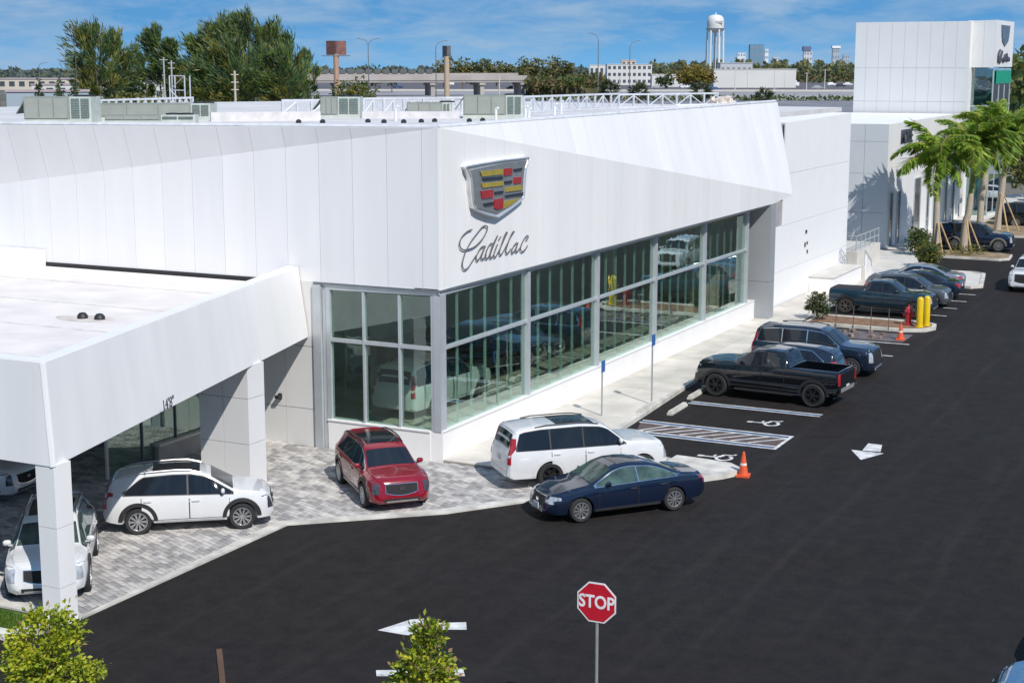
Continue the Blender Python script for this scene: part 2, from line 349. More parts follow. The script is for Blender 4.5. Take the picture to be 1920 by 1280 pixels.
for n, (x, y) in enumerate(cells):
    k = clump(x, y) + random.uniform(-0.5, 0.5); mi = 2 if k < -0.22 else 1 if k < -0.02 else 4 if k < 0.14 else 0 if k < 0.36 else 3
    dz = random.uniform(-0.004, 0.004); a = PA + random.uniform(-0.012, 0.012)
    if n < 300: part('paver', pav_meshes[mi], None, pav, loc=(x, y, 0.004 + dz), rz=a)
    else: paver_box(stuff, PW - 0.012, PL - 0.012, 0.03, (x, y, 0.004 + dz), Matrix.Rotation(a, 2), mi)
part('pavers', stuff, paver_ms, pav, kind='stuff')

def ribbon(path, w, z0, z1, closed=False):
    P = [Vector(p).to_2d() for p in path]; n = len(P); Lf = []; Rg = []
    for i in range(n):
        a = P[i - 1] if (i > 0 or closed) else P[i]; b = P[(i + 1) % n] if (i < n - 1 or closed) else P[i]
        t = (b - a).normalized(); nn = Vector((-t.y, t.x)); Lf.append(P[i] + nn * w / 2); Rg.append(P[i] - nn * w / 2)
    mb = MB(); m = n if closed else n - 1
    vs = [(p.x, p.y, z) for z in (z0, z1) for p in Lf + Rg]
    fs = []
    for i in range(m):
        j = (i + 1) % n; l0, l1, r0, r1 = i, j, n + i, n + j; k = 2 * n
        fs += [(l0 + k, r0 + k, r1 + k, l1 + k), (l0, l1, r1, r0), (r0, r1, r1 + k, r0 + k), (l1, l0, l0 + k, l1 + k)]
    if not closed:
        fs += [(0, n, 3 * n, 2 * n), (n - 1, 3 * n - 1, 4 * n - 1, 2 * n - 1)]
    return mb.add(vs, fs)
struct('paver_kerb', ribbon([(-32, -16.75), (-0.42, -16.2), (-0.62, -7.86), (2.82, -4.82), (4.56, -2.42), (6.8, 0.2)], 0.42, -0.01, 0.05), kerb_m)
# the blunt end of the paved apron behind the blue sedan
struct('apron_nose', MB().prism([(6.6, 0.6), (7.2, 0.2), (8.75, 2.2), (9.02, 2.75), (8.95, 3.3), (8.5, 3.72), (7.5, 3.85), (6.6, 3.9)], 0.0, 0.15), kerb_m)

# sidewalk of cast slabs along the glass front
SIDE = [(0.0, 0.0), (3.9, -0.04), (3.2, 8.8), (2.95, 12.0), (2.6, 17.0), (2.45, 32.3), (2.6, 35.6), (2.5, 50.0), (0.0, 50.0)]
sw = struct('sidewalk', MB().prism(SIDE, -0.02, 0.10), M('slab_bedding', (0.35, 0.34, 0.32), 0.9))
slab_ms = [M('slab_%d' % i, c, 0.85, 0, 0.16, 0.8, bump=0.1, detail=8) for i, c in enumerate([(0.58, 0.545, 0.485), (0.53, 0.50, 0.445), (0.62, 0.58, 0.52)])]
P3 = [Vector((p[0], p[1], 0.13)) for p in SIDE]
for j in range(31):
    for (a, b) in ((-0.1, 1.55), (1.55, 4.0)):
        y0, y1 = j * 1.65 - 0.05, (j + 1) * 1.65 - 0.05
        q = clip_axis(P3, lambda p: p.y, y0 + .008, y1 - .008)
        if len(q) < 3: continue
        q = clip_axis(q, lambda p: p.x, a + .008, b - .008)
        if len(q) >= 3: part('slab', MB().slab3(q, (0, 0, 1), 0.06), random.choice(slab_ms), sw)
struct('sidewalk_kerb', ribbon([(3.86, -0.2), (3.27, 8.8), (3.05, 12.0), (2.72, 17.0), (2.56, 31.8)], 0.18, 0.0, 0.15), kerb_m)

# painted markings
def quad_line(a, b, w, z, mb):
    a = Vector(a); b = Vector(b); t = (b - a).normalized(); n = Vector((-t.y, t.x)) * w / 2
    mb.sheet([a - n, b - n, b + n, a + n], z)
marks = MB(); blue = MB()
for y, x0, x1 in ((12.35, 3.95, 9.05), (8.55, 3.5, 9.1), (6.9, 4.2, 9.1)):
    quad_line((x0, y + .10), (x1, y + .07), .12, .008, marks); quad_line((x0, y - .12), (x1, y - .15), .12, .008, blue)
    quad_line((x0, y - .25), (x1, y - .28), .09, .008, marks)
quad_line((9.03, 6.68), (9.03, 8.62), .12, .0085, marks)
for k in range(8):
    x = 3.62 + k * .62; quad_line((x + (.35 if k == 0 else 0), 7.1), (x + 1.05, 8.28), .10, .0082, marks)
for y, x0, x1 in ((15.4, 3.3, 8.7), (18.6, 3.2, 8.7), (21.9, 3.2, 8.7), (25.3, 3.2, 8.62), (28.55, 3.2, 8.62), (37.75, 3.0, 8.46), (40.5, 3.0, 8.46), (43.25, 3.0, 8.44), (46.1, 3.0, 8.4)):
    quad_line((x0, y), (x1, y), .14, .008, marks)
struct('hatched_aisle', MB().sheet([(3.5, 8.5), (3.95, 6.9), (9.0, 6.7), (9.0, 8.4)], .004), brown_mark)
struct('stall_lines', marks, white_mark); struct('accessible_stall_lines', blue, blue_mark)
struct('dug_stall', MB().sheet([(3.2, 29.0), (8.2, 29.0), (8.2, 31.3), (3.2, 31.4)], .004), M('bare_subgrade', (0.115, 0.10, 0.11), .95, 0, .4, 1.2, bump=.5, detail=8))
def arrow(pts, name):
    struct(name, MB().sheet([(p.x, p.y) for p in pts], .006), white_mark)
arrow([gp(*p) for p in ((708, 1181), (770, 1161), (795, 1159), (793, 1168), (874, 1166), (875, 1180), (792, 1180), (790, 1191), (760, 1190))], 'lane_arrow')
arrow([gp(*p) for p in ((1614, 862), (1596, 843), (1657, 850))], 'lane_arrow_head')
arrow([gp(*p) for p in ((1617, 844), (1651, 847), (1654, 834), (1628, 831))], 'lane_arrow_shaft')
struct('stop_line', MB().sheet([(p.x, p.y) for p in [gp(705, 1256), gp(868, 1253), gp(872, 1267), (gp(706, 1267))]], .006), white_mark)
# wheelchair symbols: head, back and seat strokes, wheel ring
def wheelchair(cx, cy, name):
    mb = MB()
    def T(u, v): return (cx + u, cy + v)       # u towards the lane, v along the row
    ring = [T(.28 + .30 * cos(a), -.04 + .36 * sin(a)) for a in [2 * pi * k / 20 for k in range(20)]]; inner = [T(.28 + .19 * cos(a), -.04 + .24 * sin(a)) for a in [2 * pi * k / 20 for k in range(20)]]
    for k in range(20):
        if k in (4, 5): continue
        mb.sheet([ring[k], ring[(k + 1) % 20], inner[(k + 1) % 20], inner[k]], .009)
    for a, b, w in (((-.62, -.05), (-.62 + .2, -.05), .2), ((-.42, -.05), (.1, -.02), .11), ((-.1, -.02), (-.1, .28), .08), ((.1, .0), (.14, .36), .10), ((.14, .36), (.46, .42), .09), ((.46, .42), (.5, .58), .08)):
        quad_line(T(*a), T(*b), w, .0095, mb)
    struct(name, mb, white_mark)
wheelchair(7.55, 10.2, 'wheelchair_symbol'); wheelchair(7.65, 4.75, 'wheelchair_symbol')

# lower-left grass verge and the planted median under the camera
lawn_m = M('lawn', (0.06, 0.12, 0.02), .9, 0, .4, 3)
struct('verge', MB().sheet([(-30, -16.95), (-1.0, -16.5), (-0.9, -17.8), (-30, -18.2)], .02), lawn_m)
struct('verge_kerb', ribbon([(-30, -18.3), (-1.0, -17.85), (-.65, -17.3), (-.9, -16.6)], .3, 0, .15), kerb_m)
MED = [(-8, -22.5), (1.0, -18.9), (6.0, -17.35), (12.0, -15.05), (15.5, -14.2), (16.6, -15.0), (14, -18.5), (-6, -27)]
struct('median', MB().prism([(p[0] * 1 + .35, p[1] - 1.35) for p in MED], 0, .14), lawn_m)
gm = MB()
for k in range(2600):
    x = random.uniform(-6, -1.0); y = random.uniform(-17.75, -16.7); h = random.uniform(.06, .16); a = random.uniform(0, pi)
    gm.add([(x - .02 * cos(a), y - .02 * sin(a), .02), (x + .02 * cos(a), y + .02 * sin(a), .02), (x + random.uniform(-.04, .04), y + random.uniform(-.04, .04), .02 + h)], [(0, 1, 2)])
o = link('grass', gm.mesh('grass', leaf_mat('grass_blades', (.09, .17, .02))), None); tag(o, 'strip of bright green grass beside the paved apron', 'grass', kind='stuff')

# ------------------------------------------------------------------ showroom building
SL = 0.026
def fx(y): return y * SL
bld = thing('dealership_building', 'white faceted showroom with a crest and script sign above its glass corner', 'building')
Bp = gp(1458, 192, 10.755); Cp = Vector((fx(35.2) + .02, 35.2, 6.13)); Ap = Vector((0, 0, 10.68)); A0 = Vector((0, 0, 5.6)); E0 = Vector((fx(32.4), 32.4, 5.88))
nr = Vector((1, -SL, 0)).normalized()
panels(bld, [A0, E0, Cp, Ap], nr, lambda p: p.y, 0.0, 35.3, 1.36, start=0.33 - .02)
nu = (Cp - Ap).cross(Bp - Ap).normalized(); nu = nu if nu.x > 0 else -nu
panels(bld, [Ap + (Bp - Ap) * .0, Cp, Bp], nu, lambda p: p.y, 0.0, 42, 1.36, start=0.33 - .02)
# backing walls behind the panels, set 4 cm back so the joints read as grooves
d = -nr * .036
part('fascia_backing', MB().slab3([p + d for p in (A0, E0, Cp, Ap)], nr, .2).slab3([p - nu * .034 for p in (Ap, Cp, Bp)], nu, .1), joint_grey, bld)
part('fascia_end', MB().slab3([Cp, Bp, Vector((-6, Bp.y, 10.6)), Vector((-6, 36.5, 6.1))], (0.1, 1, 0), .15), white_panel, bld)
# left side: vertical lower facet, upper facet leaning out, the fold dropping towards the far end
XL = -26.0; cl = 10.68 + (8.34 - 10.68) / 18.35 * (-XL); tl = 10.68 + (10.50 - 10.68) / 18.2 * (-XL); lean = .62 / 18.3 * (-XL)
D0 = Vector((0, 0, 5.6)); D1 = Vector((XL, 0, 5.6)); D2 = Vector((XL, 0, cl)); D3 = Vector((XL, -lean, tl))
panels(bld, [D0, D1, D2, Ap], (0, -1, 0), lambda p: -p.x, 0.0, -XL, 1.285, start=0.59)
nl = (D2 - Ap).cross(D3 - Ap).normalized(); nl = nl if nl.y < 0 else -nl
panels(bld, [Ap, D2, D3], nl, lambda p: -p.x, 0.0, -XL, 1.285, start=0.59)
part('fascia_backing', MB().slab3([p + Vector((0, .045, 0)) for p in (D0 + Vector((-.05, 0, 0)), D1, D2, Ap + Vector((-.05, 0, 0)))], (0, -1, 0), .2).slab3([p - nl * .045 for p in (Ap, D2, D3)], nl, .1), joint_grey, bld)
part('corner_trim', MB().box((-.02, .02, 8.14), (.05, .05, 5.06)), white_panel, bld)
# parapet caps
cap = MB(); cap.tube([Vector((-.12, .1, 10.70)), Bp + Vector((-.12, -.05, .05))], .09, 6); cap.tube([Vector((-.1, .12, 10.70)), D3 + Vector((0, .12, .05))], .09, 6)
part('parapet_cap', cap, M('cap_metal', (.75, .75, .76), .4, .2), bld)
part('parapet_wall', MB().slab3([(-.3, .35, 9.9), (-.3, .35, 10.66), Bp + Vector((-.3, -.4, 0)), Vector((Bp.x - .3, Bp.y - .4, 9.9))], (-1, 0, 0), .12).slab3([(-.3, .4, 9.9), (-.3, .4, 10.64), (XL, .4, tl - .05), (XL, .4, 9.9)], (0, 1, 0), .12), white_panel_b, bld)
part('roof', MB().prism([(-.45, .5), (Bp.x - .5, Bp.y - .3), (-.6, 37.3), (-.6, 50), (-11, 52), (-34, 60), (-46, 40), (-46, .5)], 9.95, 10.2), roof_m, bld)
# low curbs and strips on the roof
for (q0, q1, w_, h_) in (((395, 228), (600, 226), .4, .4), ((680, 222), (862, 222), .3, .32)):
    a, b = gp(*q0, 10.2), gp(*q1, 10.2); part('roof_curb', MB().box((a + b) / 2 + Vector((0, 0, h_ / 2)), ((a - b).length, w_, h_), atan2((b - a).y, (b - a).x)), M('roof_curb', (.62, .60, .60), .85), bld)
part('roof_mat', MB().box(gp(480, 222, 10.2) + Vector((0, 0, .12)), (1.4, .5, .2), .4), M('red_roof_mat', (.30, .05, .04), .8), bld)
for px, py in ((560, 231), (605, 231), (690, 230), (720, 231), (757, 231), (790, 230), (815, 229), (880, 229), (905, 228)):
    part('roof_drain', MB().lathe([(.12, 0), (.12, .1), (.05, .16), (0, .16)], 8), black_plastic, bld, loc=gp(px, py, 10.2))
for px, py, h in ((985, 222, .5), (992, 220, .35), (1040, 216, .5), (1052, 214, .6), (930, 226, .5), (742, 227, .6)):
    part('vent_pipe', MB().tube([(0, 0, 0), (0, 0, h)], .06, 8).tube([(0, 0, h), (.12, 0, h + .06)], .06, 8), M('vent_white', (.75, .75, .74), .6), bld, loc=gp(px, py, 10.2))

# glazing of the right side: five bays of 6.1 m, a plinth, header, transom and mid mullions
GL = glass_mat('showroom_glass', (.84, .93, .88), .085, (.85, .95, .92)); FIN = M('glass_fin_edge', (.40, .54, .49), .2, 0, .15, 3, coat=.3)
part('plinth', MB().bx(-.35, .10, -.02, 31.9, -.1, 1.02), white_panel, bld)
part('plinth', MB().bx(-4.25, -.352, -.04, .35, -.1, .98), white_panel_b, bld)
part('plinth_cap', MB().bx(-.35, .14, .0, 31.88, 1.022, 1.06).bx(-4.25, -.352, -.08, .35, .982, 1.03), white_panel, bld)
yb = [0.16 + 6.105 * k for k in range(6)]
hd = MB(); hd.slab3([Vector((.02, 0, 5.42)), Vector((.02, 31.9, 5.55)), Vector((.02, 31.9, 5.86)), Vector((.02, 0, 5.6))], (1, 0, 0), .2)
part('header', hd, alu, bld)
hg = MB(); hg.slab3([Vector((.06, .0, 5.54)), Vector((fx(32) - .05, 32, 5.80)), Vector((fx(32) - .05, 32, 5.86)), Vector((.06, 0, 5.60))], (1, 0, 0), .05)
part('drip_channel', hg, alu_dark, bld)
part('soffit', MB().slab3([(fx(0) - .02, 0, 5.60), (fx(32.4) - .03, 32.4, 5.88), (Cp.x - .05, Cp.y - .1, 6.1), (-.9, 35, 6.1), (-.9, 0, 5.60)], (0, 0, -1), .03), soffit_m, bld)
for k, y in enumerate(yb):
    wd = .34 if k == 0 else .2
    part('mullion', MB().bx(-.2, .10 if k else .06, y - wd / 2 + (.01 if k == 0 else 0), y + wd / 2, 1.06, 5.45 + .004 * y), alu, bld)
ZT = 3.72
for k in range(5):
    y0, y1 = yb[k] + (.17 if k == 0 else .1), yb[k + 1] - .1
    part('transom', MB().bx(-.1, .07, y0, y1, ZT - .05, ZT + .05), alu, bld)
    n = 6
    for j in range(n):
        a, b = y0 + (y1 - y0) * j / n, y0 + (y1 - y0) * (j + 1) / n
        part('glass_pane', MB().slab3([(-.03, a + .006, 1.06), (-.03, b - .006, 1.06), (-.03, b - .006, ZT - .05), (-.03, a + .006, ZT - .05)], (1, 0, 0), .003), GL, bld)
        part('glass_pane', MB().slab3([(-.03, a + .006, ZT + .05), (-.03, b - .006, ZT + .05), (-.03, b - .006, 5.43), (-.03, a + .006, 5.43)], (1, 0, 0), .003), GL, bld)
        if j: part('glass_fin', MB().bx(-.13, -.045, a - .016, a + .016, 1.08, 5.43), FIN, bld)
# left return of the glass corner
xb = [-4.18, -2.82, -1.47, -.2]
part('header', MB().slab3([(-4.7, -.02, 5.36), (-.06, -.02, 5.42), (-.06, -.02, 5.6), (-4.7, -.02, 5.6)], (0, -1, 0), .2), alu, bld)
part('drip_channel', MB().bx(-4.7, .03, -.09, -.03, 5.54, 5.6), alu_dark, bld)
for k, x in enumerate(xb[:3]):
    w = .16 if k == 0 else .07
    part('mullion', MB().bx(x - w / 2, x + w / 2, -.04, .16, 1.03, 5.36), alu, bld)
part('mullion', MB().bx(-.30, -.203, -.03, .15, 1.03, 5.40), alu, bld)
for k in range(3):
    a, b = xb[k] + (.08 if k == 0 else .035), xb[k + 1] - (.035 if k < 2 else .1)
    part('transom', MB().bx(a, b, -.03, .1, ZT - .07, ZT + .05), alu, bld)
    for z0, z1 in ((1.03, ZT - .07), (ZT + .05, 5.36)):
        part('glass_pane', MB().slab3([(a, .06, z0), (b, .06, z0), (b, .06, z1), (a, .06, z1)], (0, -1, 0), .003), GL, bld)
part('corner_post', MB().bx(-.2, .06, -.05, -.012, 1.03, 5.42), alu, bld)
fr = MB(); fr.bx(-4.72, -4.42, -.12, .2, -.1, 5.52).bx(-4.40, -4.28, -.02, .2, -.1, 5.5); part('jamb', fr, alu, bld)
part('jamb_recess', MB().bx(-4.44, -4.26, .04, .25, -.1, 5.5), alu_dark, bld)
# grey end pier of the glass front
part('pier', MB().bx(-.6, fx(32) + .02, 31.9, 32.7, -.02, 2.0).bx(-.6, fx(32) + .02, 31.9, 32.7, 2.015, 5.87), grey_panel, bld)
# interior
wood = M('showroom_wall', (.66, .56, .49), .7, 0, .2, .6); flo = M('showroom_floor', (.60, .55, .47), .25, 0, .15, .5)
part('showroom_floor', MB().bx(-16, -.36, .36, 31.8, .0, .2), flo, bld)
part('showroom_ceiling', MB().bx(-16, -.25, .3, 33, 5.62, 5.7), M('showroom_ceiling', (.66, .62, .58), .9), bld)
part('inner_wall', MB().bx(-10.2, -10, .36, 33, 0, 5.6).bx(-10, -.62, 33, 33.2, 0, 5.6), wood, bld)
part('sill_bench', MB().bx(-.9, -.36, .4, 31.7, .2, .62), M('sill_bench', (.36, .29, .21), .6), bld)
part('reception_desk', MB().bx(-9.4, -8.4, 12, 16, .2, 1.3).bx(-9.5, -8.3, 11.8, 16.2, 1.302, 1.36), M('desk', (.32, .30, .27), .5), bld)
for k in range(6):
    part('counter', MB().bx(-7.4, -6.5, 9 + 3.4 * k, 10.6 + 3.4 * k, .2, 1.0).bx(-7.5, -6.4, 8.9 + 3.4 * k, 10.7 + 3.4 * k, 1.0, 1.05), M('desk', (.32, .30, .27), .5), bld)
    for s_ in (-.6, .6): part('stool', MB().lathe([(.2, .2), (.03, .24), (.03, .7), (.2, .72), (.2, .8), (0, .8)], 10, c=(-5.9, 9.8 + 3.4 * k + s_, 0)), M('stool', (.10, .14, .12), .4), bld)
part('inner_column', MB().bx(-5.2, -4.7, 15.6, 16.1, .2, 5.6).bx(-5.2, -4.7, 25.0, 25.5, .2, 5.6), M('inner_column', (.6, .58, .55), .6), bld)
# solid wall left of the glass, below the fascia and under the canopy
lw = [Vector((-4.74, -.02, -.1)), Vector((-8.0, -.02, -.1)), Vector((-8.0, -.02, 5.6)), Vector((-4.74, -.02, 5.6))]
for z0, z1 in ((-.1, 1.28), (1.30, 3.4), (3.42, 5.6)):
    q = clip_axis(lw, lambda p: p.z, z0, z1); panels(bld, q, (0, -1, 0), lambda p: -p.x, 4.74, 8.0, 1.2, t=.06, mats=[M('wall_panel_warm', (.66, .655, .64), .55, 0, .03, .5)])
part('side_wall', MB().bx(-8.0, -4.75, .05, .35, -.1, 5.6), joint_grey, bld)
part('side_wall', MB().bx(-26, -8.02, 3.0, 3.3, -.1, 5.6), stucco, bld)
part('wall_light', MB().box((-6.15, -.16, 1.62), (.16, .22, .1)).box((-6.15, -.06, 1.62), (.1, .1, .2)), black_plastic, bld)
part('gap_shade_strip', MB().bx(-17.0, -7.0, -.03, .3, 5.44, 5.6), black_plastic, bld)  # black strip painted in for the shade of the gap under the fascia
# white wall beyond the tip, with panel lines and door
ww = [Vector((-.12, 32.7, -.1)), Vector((-.12, 50.4, -.1)), Vector((-.12, 50.4, 9.86)), Vector((-.12, 32.7, 9.62))]
WW = [M('white_wall_panel', (.83, .83, .82), .55, 0, .02, .4)]
for z0, z1 in ((-.1, 1.9), (1.915, 4.3), (4.315, 7.0), (7.015, 9.9)):
    q = clip_axis(ww, lambda p: p.z, z0, z1); panels(bld, q, (1, 0, 0), lambda p: p.y, 32.7 if z1 < 4.5 else 37.1, 50.4, 2.95, t=.06, gap=.015, mats=WW)
part('side_wall', MB().bx(-.5, -.19, 32.7, 50.4, -.1, 5.6).bx(-.5, -.19, 37.2, 50.4, 5.61, 9.6), joint_grey, bld)
part('wall_vent', MB().bx(-.12, -.05, 41.42, 41.56, 3.5, 3.68), black_plastic, bld)
for y0, y1, z0_, z1_ in ((41.3, 41.38, 2.75, 3.0), (41.8, 41.86, 2.35, 2.55), (41.72, 41.78, 2.85, 3.02)): part('hose_bib', MB().bx(-.12, -.06, y0, y1, z0_, z1_), black_plastic, bld)
# crest: chrome shield, enamel bars
SHIELD = [(1.31, 9.43), (2.27, 9.47), (3.88, 9.51), (5.84, 9.51), (5.78, 9.36), (5.61, 9.15), (5.55, 8.89), (5.48, 8.39), (5.44, 8.13), (5.06, 8.0), (4.46, 7.83), (3.8, 7.66), (3.5, 7.59), (2.81, 7.72), (2.18, 7.89), (1.88, 8.02), (1.77, 8.25), (1.68, 8.62), (1.62, 9.06), (1.49, 9.25)]
INNER = [(1.86, 9.26), (3.85, 9.37), (5.44, 9.37), (5.3, 9.12), (5.21, 8.8), (5.17, 8.2), (4.46, 7.99), (3.52, 7.77), (2.25, 8.04), (2.06, 8.29), (2.0, 8.77), (1.96, 9.04)]
BARS = {'gold': [[(2.26, 9.21), (3.81, 9.21), (3.79, 9.03), (2.39, 9.04)], [(2.34, 8.82), (3.84, 8.8), (3.84, 8.66), (2.41, 8.67)], [(4.02, 8.59), (5.17, 8.59), (5.12, 8.42), (4.01, 8.43)], [(3.95, 8.13), (4.95, 8.15), (4.46, 7.99), (3.91, 7.89)]],
 'black': [[(2.43, 8.99), (3.79, 8.97), (3.79, 8.87), (2.5, 8.89)], [(3.25, 8.49), (3.82, 8.49), (3.82, 8.4), (3.25, 8.4)], [(3.99, 8.33), (5.24, 8.33), (5.21, 8.24), (3.96, 8.25)], [(4.59, 9.16), (5.17, 9.17), (5.14, 9.08), (4.59, 9.08)], [(3.94, 8.79), (4.43, 8.79), (4.43, 8.7), (3.94, 8.7)], [(2.5, 8.16), (3.15, 8.17), (3.15, 8.06), (2.56, 8.06)]],
 'red': [[(2.31, 8.58), (3.13, 8.57), (3.12, 8.31), (2.39, 8.32)], [(3.22, 8.24), (3.82, 8.24), (3.8, 7.91), (3.44, 7.88), (3.22, 7.95)], [(3.91, 9.21), (4.44, 9.21), (4.43, 8.98), (3.91, 8.97)], [(4.6, 8.87), (5.11, 8.87), (5.09, 8.66), (4.6, 8.66)]]}
def face(y, z, d): return Vector((fx(y) + d, y, z))
cm_ = M('crest_chrome', (.72, .72, .72), .4, .7, .1, 2)
SHIELD = [(3.57 + (y - 3.57) * .965, 8.62 + (z - 8.62) * .965) for y, z in SHIELD]
crest = part('crest', MB().slab3([face(y, z, .16) for y, z in SHIELD], (1, -SL, 0), .16), cm_, bld)
rim_ = MB(); P = [face(y, z, .18) for y, z in SHIELD]; rim_.tube(P + [P[0]], .04, 6); part('crest_rim', rim_, M('crest_rim', (.82, .82, .82), .32, .75, .05), crest)
part('crest_field', MB().slab3([face(3.55 + (y - 3.55) * 1.07, 8.66 + (z - 8.66) * 1.03, .19) for y, z in INNER], (1, -SL, 0), .04), M('crest_silver', (.46, .47, .46), .35, .75, .1, 4), crest)
for k, col in (('gold', (.34, .26, .04)), ('black', (.02, .022, .04)), ('red', (.33, .02, .03))):
    for b in BARS[k]: part('enamel_bar', MB().slab3([face(y, z, .235) for y, z in b], (1, -SL, 0), .05), M('enamel_' + k, col, .25, 0, .15, 8, coat=.6), crest)
SCRIPT = [[(2.01, 7.35), (1.7, 7.31), (1.36, 7.17), (1.21, 6.99), (1.25, 6.84), (1.46, 6.74), (1.8, 6.73), (2.17, 6.77), (2.59, 6.92), (2.91, 7.13), (3.04, 7.31), (2.92, 7.39), (2.7, 7.37), (2.38, 7.21), (1.97, 6.98), (1.63, 6.71), (1.46, 6.49), (1.37, 6.3), (1.41, 6.15), (1.57, 6.09), (1.77, 6.15), (2.0, 6.3), (2.25, 6.47)], [(2.9, 6.7), (2.76, 6.73), (2.55, 6.67), (2.34, 6.5), (2.27, 6.37), (2.36, 6.3), (2.53, 6.38), (2.71, 6.55), (2.87, 6.7), (2.71, 6.51), (2.62, 6.38), (2.67, 6.31), (2.83, 6.34), (2.95, 6.42)], [(3.38, 6.74), (3.26, 6.77), (3.07, 6.65), (2.92, 6.46), (2.9, 6.34), (3.01, 6.3), (3.19, 6.41), (3.4, 6.7), (3.74, 7.0), (3.4, 6.63), (3.24, 6.42), (3.21, 6.31), (3.29, 6.29), (3.47, 6.38)], [(3.73, 6.7), (3.58, 6.53), (3.47, 6.37), (3.49, 6.3), (3.6, 6.3), (3.74, 6.4)], [(3.83, 6.85), (3.96, 6.93)], [(3.74, 6.4), (4.02, 6.64), (4.28, 6.91), (4.4, 7.0), (4.35, 7.04), (4.22, 6.94), (4.0, 6.64), (3.86, 6.43), (3.89, 6.33), (4.02, 6.34), (4.18, 6.45)], [(4.18, 6.45), (4.46, 6.68), (4.75, 6.92), (4.9, 7.0), (4.85, 7.02), (4.7, 6.93), (4.46, 6.65), (4.31, 6.43), (4.35, 6.33), (4.48, 6.34), (4.67, 6.45)], [(5.18, 6.58), (5.06, 6.61), (4.85, 6.5), (4.73, 6.37), (4.76, 6.3), (4.9, 6.34), (5.06, 6.46), (5.18, 6.6), (5.05, 6.41), (5.02, 6.32), (5.12, 6.31), (5.31, 6.4)], [(5.79, 6.64), (5.91, 6.69), (5.92, 6.76), (5.81, 6.78), (5.56, 6.63), (5.39, 6.45), (5.38, 6.32), (5.51, 6.27), (5.69, 6.31), (5.89, 6.43)]]
sm = MB()
for s in SCRIPT: sm.tube(smooth_path([face(y, z, .06) for y, z in s], 4), .022, 6)
part('script_sign', sm, M('sign_metal', (.16, .16, .17), .4, .5), bld)

# entrance canopy
CB = 3.75; can = thing('entrance_canopy', 'flat white entrance canopy with a height limit painted on its edge', 'canopy', (-8, -9, 0))
can_c = Vector((-8, -9, 0))
def CP(*p): return Vector(p) - can_c
K1b, K2b = Vector((-.40, -16.8, CB)), Vector((-4.95, -.06, CB)); K1t, K2t = Vector((-.72, -16.62, 6.05)), Vector((-5.30, -.06, 6.05))
FLb, FLt = Vector((-22, -16.95, CB)), Vector((-22, -16.8, 6.05))
nce = (K2b - K1b).cross(K1t - K1b).normalized(); nce = nce if nce.x > 0 else -nce
edge = [K1b - can_c, K2b - can_c, K2t - can_c, K1t - can_c]
cwp = [M('canopy_panel', (.81, .80, .79), .45, 0, .045, 1.0, stretch=(1, 1, .12), detail=7)]
panels(can, edge, nce, lambda p: p.y, -7.9, 9.0, 2.42, t=.08, gap=.004, mats=cwp)
panels(can, [K1b - can_c, FLb - can_c, FLt - can_c, K1t - can_c], (0, -1, .05), lambda p: -p.x, -8.0, 14, 1.0, t=.08, gap=.015, mats=cwp, start=-8.0)
part('edge_backing', MB().slab3([p - nce * .22 for p in clip_axis(edge, lambda p: p.y, -7.3, 8.9)], nce, .2).slab3([p + Vector((0, .09, 0)) for p in clip_axis([q - can_c for q in (K1b, FLb, FLt, K1t)], lambda p: -p.x, -6.9, 14)], (0, -1, .05), .2), joint_grey, can)
part('soffit', MB().slab3([CP(-.55, -16.7, CB + .02), CP(-5.0, -.1, CB + .02), CP(-22, -.1, CB + .02), CP(-22, -16.8, CB + .02)], (0, 0, -1), .1), soffit_m, can)
part('parapet', MB().prism([CP(-.75, -16.6, 0), CP(-5.32, -.06, 0), CP(-5.72, -.06, 0), CP(-1.2, -16.2, 0), CP(-22, -16.4, 0), CP(-22, -16.78, 0)], 5.4, 6.07), white_panel, can)
part('roof', MB().prism([CP(-.95, -16.4, 0), CP(-5.5, -.1, 0), CP(-22, -.1, 0), CP(-22, -16.6, 0)], 5.2, 5.46), canopy_roof_m, can)
part('parapet', MB().prism([CP(-16.3, -.05, 0), CP(-17.6, -.75, 0), CP(-19.5, -5, 0), CP(-22, -5, 0), CP(-22, -.05, 0)], 5.46, 6.05), white_panel, can)
part('lettering_backing', MB().box(CP(-20, -8, 5.5), (.1, .1, .05)), white_panel, can)
put_text("14'8\"", .38, M('black_paint', (.03, .03, .03), .6), can, gp(309, 757, 3.98) + nce * .10 - can_c, (K2b - K1b), (K1t - K1b), sx=.95, extrude=.006)
for k in range(4):
    part('membrane_seam', MB().bx(-11.5, 3.0 + k * 1.0, 6.0 - k * 3.6, 6.09 - k * 3.6, 5.462, 5.47), M('membrane_seam', (.66, .61, .575), .9, 0, .2, 2), can)
# stain rings and two drain domes on the canopy roof
part('roof_stain', MB().lathe([(0, .004), (1.0, .004)], 24), M('stain', (.62, .56, .50), .9, 0, .25, 1.5), can, loc=gp(160, 597, 5.46) - can_c).scale = (1.0, .55, 1)
for px, py in ((155, 596), (187, 598)):
    part('drain_dome', MB().lathe([(.16, 0), (.15, .08), (.09, .15), (0, .17)], 12), black_plastic, can, smooth=50, loc=gp(px, py, 5.47) - can_c)
# columns
c1 = MB()
for z0, z1 in ((-.02, .9), (.912, 2.3), (2.312, CB + .02)): c1.bx(-.96, -.42, -16.78, -16.24, z0, z1)
part('column', c1, white_panel, can, loc=-can_c)
cx0, cx1, cy0, cy1 = -5.45, -3.62, -5.25, -4.42
for i in range(2):
    a, b = (cx0, -4.56) if i == 0 else (-4.545, cx1)
    for z0, z1 in ((-.02, 1.35), (1.365, 2.75), (2.765, CB + .02)):
        part('column_panel', MB().bx(a, b, cy0, cy1, z0, z1), M('column_panel', (.70, .70, .70), .5, 0, .02, .5), can, loc=-can_c)

